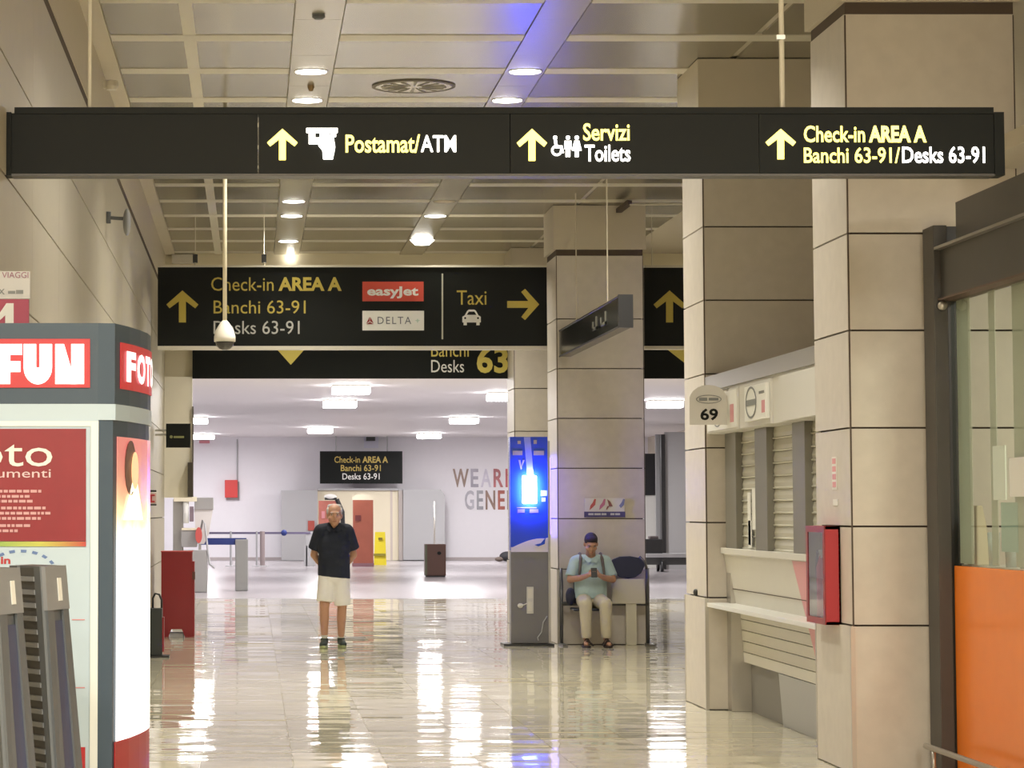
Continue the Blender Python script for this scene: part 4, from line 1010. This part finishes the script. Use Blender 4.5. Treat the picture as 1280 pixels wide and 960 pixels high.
# dark bag at wall foot beside the pillar
t = thing('dark_bag', W(632, 700, 90), 'small dark bag lying at foot of the back wall beside the totem', 'bag')
c = W(632, 695, 90); MB().ell((c.x+.06, 90, .16), (.26, .2, .16)).build('bag', mat('bag_dark', (.03, .03, .035), .7), t, smooth=True); MB().ell((c.x-.2, 89.95, .075), (.15, .12, .075)).build('flap', mat('bag_brown', (.16, .12, .10), .7), t, smooth=True)
# right hall items seen between pillars
t = thing('check_in_backdrop', (XW(845, 78, 0), 78, 0), 'grey tall panel with black edge seen between the two pillars at right', 'panel')
def gbox(n, x0, x1, y0, D, th, m): box(n, XW(x0, D, 1), XW(x1, D, 1), D, D+th, 0, ZW(y0, D), m, t)
gbox('panel', 832.5, 880, 540, 78, .15, GREYP); gbox('edge', 827.5, 832.5, 543, 77.9, .3, BLACKM); gbox('side_panel', 820.5, 827.5, 543, 78.4, .1, mat('panel_mid', (.3, .3, .3), .5))
t = thing('wall_monitor', (XW(813, 80, 0), 80, 0), 'dark monitor on white stand edge just right of the centre pillar', 'screen')
fbox('monitor', 806, 819, 567, 619, 80, .12, BLACKM, t); gbox('white_board', 804, 820.5, 619, 80.05, .1, WHT)
t = thing('luggage_trolley', (XW(838, 75, 0), 75, 0), 'grey flat trolley with dark load in front of the grey panel at right', 'trolley')
fbox('deck', 808, 885, 692, 697, 74.6, .9, GREYP, t, .01); fbox('dark_load', 804, 829, 674, 692, 74.8, .6, BLACKM, t, .03); fbox('top_load', 812, 823, 670, 674, 74.9, .3, mat('load_brown', (.12, .1, .1), .6), t, .02)
fbox('chassis', 806, 885, 697, 706, 74.7, .7, mat('chassis', (.06, .06, .06), .6), t)
for px in (828, 874):
    for dd in (0, .75):
        cx_ = XW(px, 74.6, .15); MB().tube([(cx_-.03, 74.66+dd, .15), (cx_+.03, 74.66+dd, .15)], .15, 18).build('wheel', BLACKM, t, smooth=True)

# ---------------------------------------------------------------- led totem
DTM = 33.98
t = thing('advert_totem', (XW(663, DTM, 0), DTM+.1, 0), 'blue and grey advertising totem with glowing screen left of the seated man', 'totem')
x0, x1 = XW(638.5, DTM, .8), XW(685.5, DTM, .8)
zt, zm = ZW(546, DTM), ZW(688, DTM)
GT = mat('totem_grey', (.17, .165, .17), .35)
box('body', x0, x1, DTM, DTM+.22, .03, zm, GT, t, .006)
box('poster', x0, x1, DTM, DTM+.22, zm+.002, zt, BLUE, t)
box('base_plate', XW(629, DTM, 0), XW(692, DTM, 0), DTM-.1, DTM+.4, 0, .025, BLACKM, t)
box('side_frame', x1, XW(689, DTM, .8)-.004, DTM+.02, DTM+.2, .03, zt-.05, mat('alu', (.45, .44, .43), .35, .6), t)
pts = [(638.8, 684)] + [(641+i*5, 684-11*math.sin(i/8*math.pi*.55)) for i in range(9)] + [(685, 672), (685, 690), (638.8, 690)]
fpoly([pts], DTM-.006, mat('white_curve', (.62, .58, .64), .4), t, 'white_wave', .005)
fpoly([[(668, 681), (676, 679), (682, 672), (681, 680), (673, 683)]], DTM-.010, BLUE, t, 'blue_fin', .003)
LED = mat('led_screen', (.2, .3, 1), .3, emit=30, ecol=(.10, .16, 1))
fbox('screen', 653, 671, 594.5, 629.5, DTM-.03, .03, LED, t, .008)
area('screen_glow', (XW(662, DTM), DTM-.05, ZW(612, DTM)), .17, .34, 210, (.09, .11, 1), t, (math.pi/2, 0, 0))
fpoly([[(655, 546.5), (663, 546.5), (667, 594), (659, 594)]], DTM-.006, mat('pale_beam', (.30, .34, .62), .4), t, 'printed_beam', .005)
TT = mat('tan_print', (.45, .38, .24), .5)
for pl_ in ([frect(641, 653, 563.5, 569)], [frect(667, 680, 563.5, 569)], [frect(647, 651, 551, 555)], [frect(667, 671, 550, 555)], [[(648, 575), (650.5, 575), (652.5, 586), (651, 587)], [(656, 575), (653.5, 575), (652, 584)]]): fpoly(pl_, DTM-.004, TT, t, 'faded_print', .003)
fpoly([frect(646, 671, 634, 635.2), frect(647, 656, 636.5, 641), frect(662, 673, 636.5, 641)], DTM-.005, mat('violet_print', (.22, .16, .5), .5), t, 'violet_print', .004)
fpoly([frect(676, 684, 613, 620), frect(677, 682, 622, 627)], DTM-.005, mat('pale_square', (.3, .33, .6), .5), t, 'print_squares', .004)
o = fpoly([frect(658.5, 667, 733.5, 767)], DTM-.014, mat('outlet_white', (.55, .54, .52), .4), t, 'outlet_panel', .013)
fpoly([frect(660, 665.5, 736, 748), frect(660, 665.5, 752, 764)], DTM-.017, GREYW, o, 'outlet_face', .003)
MB().ell(W(650.5, 757, DTM-.015), (.035, .015, .03)).build('plug', GREYW, t, smooth=True)
MB().tube([W(651, 757, DTM-.02), W(655, 756, DTM-.03), W(659, 754, DTM-.02)], .006, 6).build('plug_cable', GREYW, t)
MB().tube([W(684, 770, DTM-.03), W(679, 778, DTM-.04), W(677, 790, DTM-.04), W(672, 797, DTM-.05), W(673, 800.5, DTM-.05)], .007, 6).build('floor_cable', GREYP, t)
# violet led strip on its side, towards the pillar
LEDS = mat('led_strip', (.3, .2, 1), .3, emit=6, ecol=(.22, .16, 1))
zc0, zc1 = ZW(668, DTM), ZW(572, DTM)
box('side_led', XW(689, DTM, .8)-.004, XW(689, DTM, .8)+.004, DTM+.05, DTM+.16, zc0, zc1, LEDS, t)
area('pillar_tint_lamp', (PX-.042, DTM+.75, (zc0+zc1)/2), 1.0, .7, 8, (.09, .07, 1), t, (0, math.radians(-90), 0))  # lamp added past the strip to tint the pillar's side violet

# small plate sign on pillar four
t = thing('wall_plaque', W(755, 634, 34.28), 'white plaque with four coloured figures and blue strip on the centre pillar', 'sign')
fpoly([frect(731, 780.5, 622.5, 639.5)], 34.27, mat('plaque_white', (.66, .64, .58), .5), t, 'plate', .025)
fpoly([frect(730.5, 781.5, 639.5, 646.5)], 34.265, mat('plaque_navy', (.06, .05, .16), .5), t, 'blue_strip', .03)
for dx, c in ((0, (.50, .10, .08)), (12, (.50, .16, .26)), (24, (.26, .10, .09)), (36, (.20, .22, .34))):
    if dx != 24: pl = [[(738+dx, 632), (741+dx, 628), (743+dx, 623.5), (745+dx, 624), (744+dx, 631), (740+dx, 635)], [(737+dx, 637.5), (738+dx, 632), (740+dx, 635)]]
    else: pl = [[(735+dx, 624), (739+dx, 627), (742+dx, 633), (737.5+dx, 633)], [(733.5+dx, 637), (735+dx, 633), (738+dx, 632), (735+dx, 637)]]
    if dx == 36: pl = pl[:1]
    fpoly(pl, 34.262, mat('fig_%d' % dx, c, .5), t, 'figure', .006)
fpoly([frect(735.5, 742, 641.5, 644), frect(743, 751, 641.5, 644), frect(752, 758, 641.5, 644), frect(763, 768, 641.5, 644), frect(769, 775, 641.5, 644)], 34.261, mat('plaque_text', (.5, .5, .5), .5), t, 'print_line', .003)

# ---------------------------------------------------------------- bench
DBN = 34.0
t = thing('bench', (XW(758, DBN, 0), DBN, 0), 'two seat metal bench with dark blue backrests against the centre pillar', 'bench')
xl, xr = XW(703.5, DBN, .5), XW(812, DBN, .5)
BS = mat('bench_steel', (.14, .14, .14), .35, .6); BSL = mat('bench_beige', (.55, .51, .40), .45)
for x in (xl, xr):
    MB().tube([(x, DBN+.16, .0), (x, DBN+.16, .93)], .022, 10).build('side_post', BS, t, smooth=True)
    box('foot', x-.03, x+.03, DBN-.25, DBN+.22, 0, .025, BS, t)
MB().tube([(xr, DBN+.16, .9), (xr-.03, DBN+.14, 1.0), (xr-.10, DBN+.13, 1.07)], .016, 8).build('arm', BS, t, smooth=True)
MB().tube([(xl, DBN+.14, .50), (xr, DBN+.14, .50)], .024, 10).build('beam', BS, t, smooth=True)
def backrest(cx):
    pts = []
    for i in range(25):
        a = math.pi*i/24
    top = [(cx-.215, .98), (cx-.19, 1.035), (cx-.1, 1.07), (cx+.03, 1.075), (cx+.14, 1.055), (cx+.20, 1.01), (cx+.205, .96), (cx+.16, .87), (cx+.09, .82), (cx, .805), (cx-.1, .82), (cx-.165, .88)]
    b = MB(); b.fprism(top, DBN+.14, DBN+.17); return b.build('backrest', NAVY, t, .008)
c1, c2 = XW(736, DBN, .9), XW(787, DBN, .9)
backrest(c1); backrest(c2)
box('seat', c1-.22, c1+.22, DBN-.27, DBN+.12, .425, .455, NAVY, t, .012)
MB().hexa([(c2-.21, DBN+.08, .50), (c2+.20, DBN+.08, .50), (c2+.20, DBN+.11, .50), (c2-.21, DBN+.11, .50)], [(c2-.20, DBN+.11, .80), (c2+.19, DBN+.11, .80), (c2+.19, DBN+.14, .80), (c2-.20, DBN+.14, .80)]).build('folded_seat', BSL, t, .006)
MB().tube([(xr-.09, DBN+.10, .50), (xr-.005, DBN+.12, .52), (xr-.005, DBN+.13, .80)], .014, 8).build('hinge_arm', BS, t)
xa, xb = XW(784, DBN, .3), XW(797, DBN, .3); box('centre_leg', xa, xb, DBN+.10, DBN+.16, 0, .5, mat('leg_cream', (.62, .58, .46), .45), t)

# ---------------------------------------------------------------- people
def fingers(b, palm, d, side, curl, up=Vector((0, 0, 1)), r=.0088):
    """palm centre, d = finger direction, side = across the palm (towards thumb), curl = bend direction"""
    palm, d, side, curl = Vector(palm), Vector(d).normalized(), Vector(side).normalized(), Vector(curl).normalized()
    b.ell(palm, (.036, .040, .026))
    b.cap(palm - d*.03, palm + d*.03, .026, .030)
    for i, L in enumerate((.066, .074, .069, .054)):
        s0 = palm + d*.036 + side*(.026-.0175*i)
        s1 = s0 + (d*.85 + curl*.35).normalized()*L*.5
        s2 = s1 + (d*.45 + curl*.9).normalized()*L*.5
        b.cap(s0, s1, r, r*.92, 8); b.cap(s1, s2, r*.92, r*.8, 8)
    t0 = palm - d*.012 + side*.03; t1 = t0 + (side*.8 + d*.6).normalized()*.034; t2 = t1 + (d*.9 + curl*.5).normalized()*.03
    b.cap(t0, t1, .012, .0105, 8); b.cap(t1, t2, .0105, .009, 8)
def head(b, c, s=1.0, pitch=0.0, jaw=1.0):
    """skull, jaw, nose, ears, brow; face towards -Y, pitched down by pitch"""
    rot = Matrix.Rotation(pitch, 3, 'X'); c = Vector(c)
    def E(o, r): b.ell(c + rot @ (Vector(o)*s), tuple(x*s for x in r), rot=rot)
    E((0, .012, .03), (.077, .098, .092)); E((0, -.02, -.03), (.066, .078, .085)); E((0, -.045, -.085), (.040, .045, .034))
    E((0, -.098, -.022), (.013, .022, .026)); E((0, -.09, .002), (.009, .014, .03))        # nose
    E((0, -.082, .03), (.055, .018, .012))                                                 # brow ridge
    E((0, -.088, -.062), (.026, .012, .010))                                               # lips
    for sg in (-1, 1): E((.079*sg, .012, -.008), (.012, .022, .033)); E((.045*sg, -.06, -.028), (.028, .03, .022))
    return rot
def face_parts(c, s, rot, t, skin_dark, lipm, origin):
    c = Vector(c)
    def E(name, o, r, m):
        b = MB(); b.ell(c + rot @ (Vector(o)*s), tuple(x*s for x in r), 12, 8, rot); return b.build(name, m, t, smooth=True)
    for sg in (-1, 1):
        E('eye', (.031*sg, -.083, .008), (.013, .008, .007), mat('eye_white', (.55, .5, .46), .3)); E('pupil', (.031*sg, -.0885, .008), (.0055, .004, .0055), BLACK)
        E('eyebrow', (.032*sg, -.094, .029), (.019, .007, .005), skin_dark)
    E('mouth', (0, -.098, -.062), (.022, .005, .0045), lipm)
LIP = mat('lips', (.36, .13, .10), .5)

# standing man
DMn = 33.5
ox = XW(417.5, DMn, .8)
t = thing('person', (ox, DMn, 0), 'standing person in navy polo and white shorts, hands behind the back', 'person')
def P(x, y, z): return (ox+x, DMn+y, z)
b = MB()
HS = 1.10
hc = Vector(P(.006, -.04, 1.572))
hrot = head(b, hc, HS, .04)
b.cap(P(0, .01, 1.40), P(.004, -.01, 1.54), .066, .056)
b.cap(P(-.12, .01, 1.375), P(.12, .01, 1.375), .068, .068)
b.ell(P(0, .01, 1.22), (.175, .125, .24)); b.ell(P(0, -.02, 1.02), (.165, .135, .17)); b.ell(P(0, 0, .90), (.165, .12, .12))
for sg, kx, ax, ky, ay in ((-1, -.115, -.115, -.02, -.01), (1, .095, .085, .02, .08)):
    b.cap(P(.085*sg, 0, .86), P(kx, ky-.02, .49), .088, .058); b.cap(P(kx, ky-.02, .49), P((kx*.45+ax*.55), ky*.5+ay*.5+.012, .33), .056, .056)
    b.cap(P((kx*.45+ax*.55), ky*.5+ay*.5+.012, .33), P(ax, ay+.01, .10), .054, .036)
    b.cap(P(ax, ay+.02, .06), P(ax+.02*sg, ay-.12, .04), .034, .03)
    sh = P(.165*sg, .01, 1.375); elb = P(.238*sg, .09, 1.10); wr = P(.10*sg, .205, .93)
    b.cap(sh, elb, .058, .043); b.cap(elb, P(.185*sg, .14, 1.03), .043, .042); b.cap(P(.185*sg, .14, 1.03), wr, .042, .029)
    fingers(b, P(.05*sg, .225, .90), (-.9*sg, .1, -.35), (0, -.2, 1), (0, -1 if sg < 0 else -.6, 0))
b.build('body', SKIN, t, remesh=.0075, smit=5)
face_parts(hc, HS, hrot, t, mat('brow_grey', (.35, .32, .30), .7), LIP, None)
# white-grey hair: fringe round a balding head
HAIRW = mat('grey_hair', (.55, .52, .50), .8, noise=.2, nscale=60, bump=.6, bscale=150)
b = MB()
def H2(o, r): b.ell(hc+Vector(o)*HS, tuple(q*HS for q in r))
for sg in (-1, 1):
    H2((.073*sg, .015, .045), (.016, .05, .042)); H2((.070*sg, .03, .0), (.016, .04, .045)); H2((.042*sg, .05, .098), (.036, .05, .024))
H2((0, .068, .03), (.072, .050, .08)); H2((0, .06, .105), (.05, .05, .02))
b.build('hair', HAIRW, t, remesh=.008, smit=3)
# polo
NAVYC = mat('navy_cloth', (.012, .016, .03), .85, noise=.2, nscale=12, bump=.3, bscale=40)
b = MB()
b.hexa([P(x, y, .815+.04*(.5-x/.4)) for x, y in [(.195*math.cos(a), .005+.15*math.sin(a)) for a in [2*math.pi*i/24 for i in range(24)]]], [P(x, y, 1.06) for x, y in [(.19*math.cos(a), .15*math.sin(a)) for a in [2*math.pi*i/24 for i in range(24)]]])
b.ell(P(0, -.015, 1.06), (.19, .152, .20)); b.ell(P(0, 0, 1.2), (.205, .145, .2)); b.ell(P(0, .005, 1.32), (.175, .115, .12))
for sg in (-1, 1):
    b.cap(P(.05*sg, .008, 1.415), P(.15*sg, .01, 1.385), .075, .088)
    b.cap(P(.16*sg, .01, 1.375), P(.235*sg, .06, 1.165), .086, .078, 16, (1, 0))
b.build('polo_shirt', NAVYC, t, remesh=.010, smit=4)
b = MB()
for sg in (-1, 1):
    q = [P(.012*sg, -.105, 1.40), P(.075*sg, -.06, 1.455), P(.085*sg, -.085, 1.41), P(.045*sg, -.125, 1.365)]
    b.hexa(q, [(x, y-.012, z) for x, y, z in q])
b.build('collar', NAVYC, t)
# shorts
SHW = mat('white_cotton', (.84, .82, .78), .85, noise=.06, nscale=10, bump=.3, bscale=30)
b = MB(); b.ell(P(0, 0, .86), (.185, .14, .13))
for sg, kx, ky, zz in ((-1, -.115, -.04, .545), (1, .10, 0, .50)):
    b.cap(P(.08*sg, 0, .84), P(kx, ky, zz), .108, .098, 18, (1, 0))
b.build('shorts', SHW, t, remesh=.010, smit=4)
SOCK = mat('sock_white', (.6, .58, .5), .9); SHOE = mat('shoe_dark', (.03, .045, .035), .6); SOLE = mat('shoe_sole_lime', (.38, .44, .20), .6)
for sg, ax, ay in ((-1, -.115, -.01), (1, .085, .08)):
    MB().cap(P(ax, ay+.012, .09), P(ax, ay+.01, .15), .043, .040, 14, (0, 0)).build('sock', SOCK, t, smooth=True)
    b = MB(); b.cap(P(ax, ay+.03, .065), P(ax+.02*sg, ay-.13, .05), .045, .038, 16); b.cap(P(ax, ay+.01, .06), P(ax, ay+.008, .115), .045, .046, 16, (0, 0))
    b.ell(P(ax+.02*sg, ay-.15, .045), (.046, .06, .036)); s = b.build('shoe', SHOE, t, remesh=.008, smit=3)
    b = MB()
    pl = [(ax+.0 + (.05*math.cos(a)+ (.02*sg*(-math.sin(a)*.5+.5))), ay-.06+.16*math.sin(a)) for a in [2*math.pi*i/18 for i in range(18)]]
    b.prism([(ox+x, DMn+y) for x, y in pl], 0, .034); b.build('sole', SOLE, s, .006)

# seated man
DSM = 33.96
ox2 = XW(738, DSM, .9)
t = thing('person', (ox2, DSM, 0), 'seated person in pale blue shirt and beige trousers looking down at a phone', 'person')
def Q(x, y, z): return (ox2+x, DSM+y, z)
b = MB(); hc = Vector(Q(-.005, -.12, 1.225)); hr = head(b, hc, .98, .50)
b.cap(Q(0, -.02, 1.05), Q(-.003, -.085, 1.17), .064, .055)
b.cap(Q(-.13, -.02, 1.02), Q(.13, -.02, 1.02), .072, .072)
b.ell(Q(0, 0, .86), (.17, .12, .22)); b.ell(Q(0, 0, .66), (.165, .14, .15)); b.ell(Q(0, .0, .56), (.17, .13, .095))
for sg, kx, fx in ((-1, -.115, -.10), (1, .125, .135)):
    b.cap(Q(.085*sg, -.04, .55), Q(kx, -.44, .51), .085, .060); b.cap(Q(kx, -.44, .51), Q((kx+fx)/2, -.40, .32), .058, .052); b.cap(Q((kx+fx)/2, -.40, .32), Q(fx, -.39, .10), .050, .036)
    b.cap(Q(fx, -.38, .06), Q(fx+.02*sg, -.53, .04), .033, .028)
    b.cap(Q(.19*sg, -.02, 1.015), Q(.255*sg, -.10, .80), .056, .044); b.cap(Q(.255*sg, -.10, .80), Q(.15*sg, -.22, .82), .043, .037); b.cap(Q(.15*sg, -.22, .82), Q(.075*sg, -.30, .85), .037, .029)
    fingers(b, Q(.048*sg, -.335, .862), (-.75*sg, -.45, .15), (0, -.15, 1), (-.4*sg, .9, .1))
b.build('body', SKIN2, t, remesh=.0075, smit=5)
face_parts(hc, .98, hr, t, mat('brow_dark', (.05, .03, .03), .7), LIP, None)
HAIRD = mat('dark_hair', (.03, .018, .022), .8, noise=.3, nscale=60, bump=.6, bscale=150)
b = MB()
def HE(o, r): b.ell(hc + hr @ (Vector(o)*.98), r, rot=hr)
HE((0, .022, .048), (.083, .098, .088)); HE((0, .06, -.01), (.074, .058, .08)); HE((0, -.045, .095), (.068, .05, .032))
b.build('hair', HAIRD, t, remesh=.008, smit=3)
SHB = mat('pale_blue_cotton', (.40, .53, .55), .85, noise=.08, nscale=10, bump=.35, bscale=30)
b = MB(); b.ell(Q(0, -.005, .86), (.195, .145, .22)); b.cap(Q(0, -.01, .57), Q(0, -.005, .85), .185, .19, 24, (0, 0), 1.05); b.cap(Q(-.14, -.02, 1.015), Q(.14, -.02, 1.015), .085, .085)
b.ell(Q(0, -.07, .64), (.17, .13, .11))
for sg in (-1, 1): b.cap(Q(.175*sg, -.02, 1.01), Q(.248*sg, -.085, .83), .080, .074, 16, (1, 0))
b.build('shirt', SHB, t, remesh=.010, smit=4)
b = MB()
for sg in (-1, 1):
    q = [Q(.010*sg, -.145, 1.03), Q(.07*sg, -.10, 1.10), Q(.09*sg, -.115, 1.05), Q(.045*sg, -.155, .99)]; b.hexa(q, [(x, y-.010, z) for x, y, z in q])
b.build('collar', SHB, t)
TRO = mat('beige_trousers', (.55, .50, .37), .85, noise=.08, nscale=10, bump=.35, bscale=30)
b = MB(); b.ell(Q(0, -.01, .545), (.18, .14, .095))
for sg, kx, fx in ((-1, -.115, -.10), (1, .125, .135)):
    b.cap(Q(.085*sg, -.04, .55), Q(kx, -.44, .515), .098, .080); b.cap(Q(kx, -.44, .51), Q(fx, -.39, .115), .078, .060, 18, (1, 0))
b.build('trousers', TRO, t, remesh=.010, smit=4)
SAN = mat('sandal_dark', (.035, .022, .02), .6)
for sg, fx in ((-1, -.10), (1, .135)):
    b = MB(); b.cap(Q(fx, -.36, .022), Q(fx+.025*sg, -.55, .022), .044, .048, 16, (1, 1)); 
    s = MB(); pl = [(ox2+fx+.012*sg+.052*math.cos(a), DSM-.455+.15*math.sin(a)) for a in [2*math.pi*i/18 for i in range(18)]]
    s.prism(pl, 0, .028); so_ = s.build('sandal', SAN, t, .005)
    b.b.free(); b = MB()
    b.cap(Q(fx-.045, -.50, .03), Q(fx+.0, -.50, .085), .012, .012, 8); b.cap(Q(fx, -.50, .085), Q(fx+.065, -.50, .03), .012, .012, 8)
    b.cap(Q(fx-.045, -.40, .03), Q(fx, -.43, .115), .010, .010, 8); b.cap(Q(fx, -.43, .115), Q(fx+.06, -.41, .03), .010, .010, 8); b.build('strap', SAN, so_)
t2 = thing('phone', Q(0, -.36, .87), 'small black phone held by the seated person', 'phone')
b = MB(); b.hexa([Q(-.036, -.395, .838), Q(.036, -.395, .838), Q(.036, -.385, .830), Q(-.036, -.385, .830)], [Q(-.036, -.345, .945), Q(.036, -.345, .945), Q(.036, -.335, .937), Q(-.036, -.335, .937)]); b.build('case', BLACKM, t2, .003)
b = MB(); b.hexa([Q(-.032, -.383, .842), Q(.032, -.383, .842), Q(.032, -.381, .842), Q(-.032, -.381, .842)], [Q(-.032, -.334, .938), Q(.032, -.334, .938), Q(.032, -.332, .938), Q(-.032, -.332, .938)]); b.build('glass', mat('phone_glass', (.01, .01, .012), .05), t2)
# backpack
BPK = mat('backpack_navy', (.02, .022, .045), .8); STR = mat('strap_grey', (.13, .11, .11), .8)
t2 = thing('backpack', Q(0, .13, .5), 'dark backpack with grey straps worn by the seated person', 'backpack')
MB().box(ox2-.19, ox2+.17, DSM+.135, DSM+.175, .50, .98).build('sack', BPK, t2, .02)
b = MB(); b.ell(Q(-.24, .02, .59), (.06, .10, .11)); b.build('side_pouch', BPK, t2, smooth=True)
for sg in (-1, 1):
    b = MB(); b.cap(Q(.125*sg, .12, 1.02), Q(.125*sg, .02, 1.105), .022, .022, 10); b.cap(Q(.125*sg, .02, 1.105), Q(.128*sg, -.105, 1.05), .022, .022, 10); b.cap(Q(.128*sg, -.105, 1.05), Q(.142*sg, -.145, .93), .022, .018, 10); b.cap(Q(.142*sg, -.145, .93), Q(.155*sg, -.125, .80), .018, .014, 10)
    b.build('strap', STR, t2, remesh=.008, smit=3)
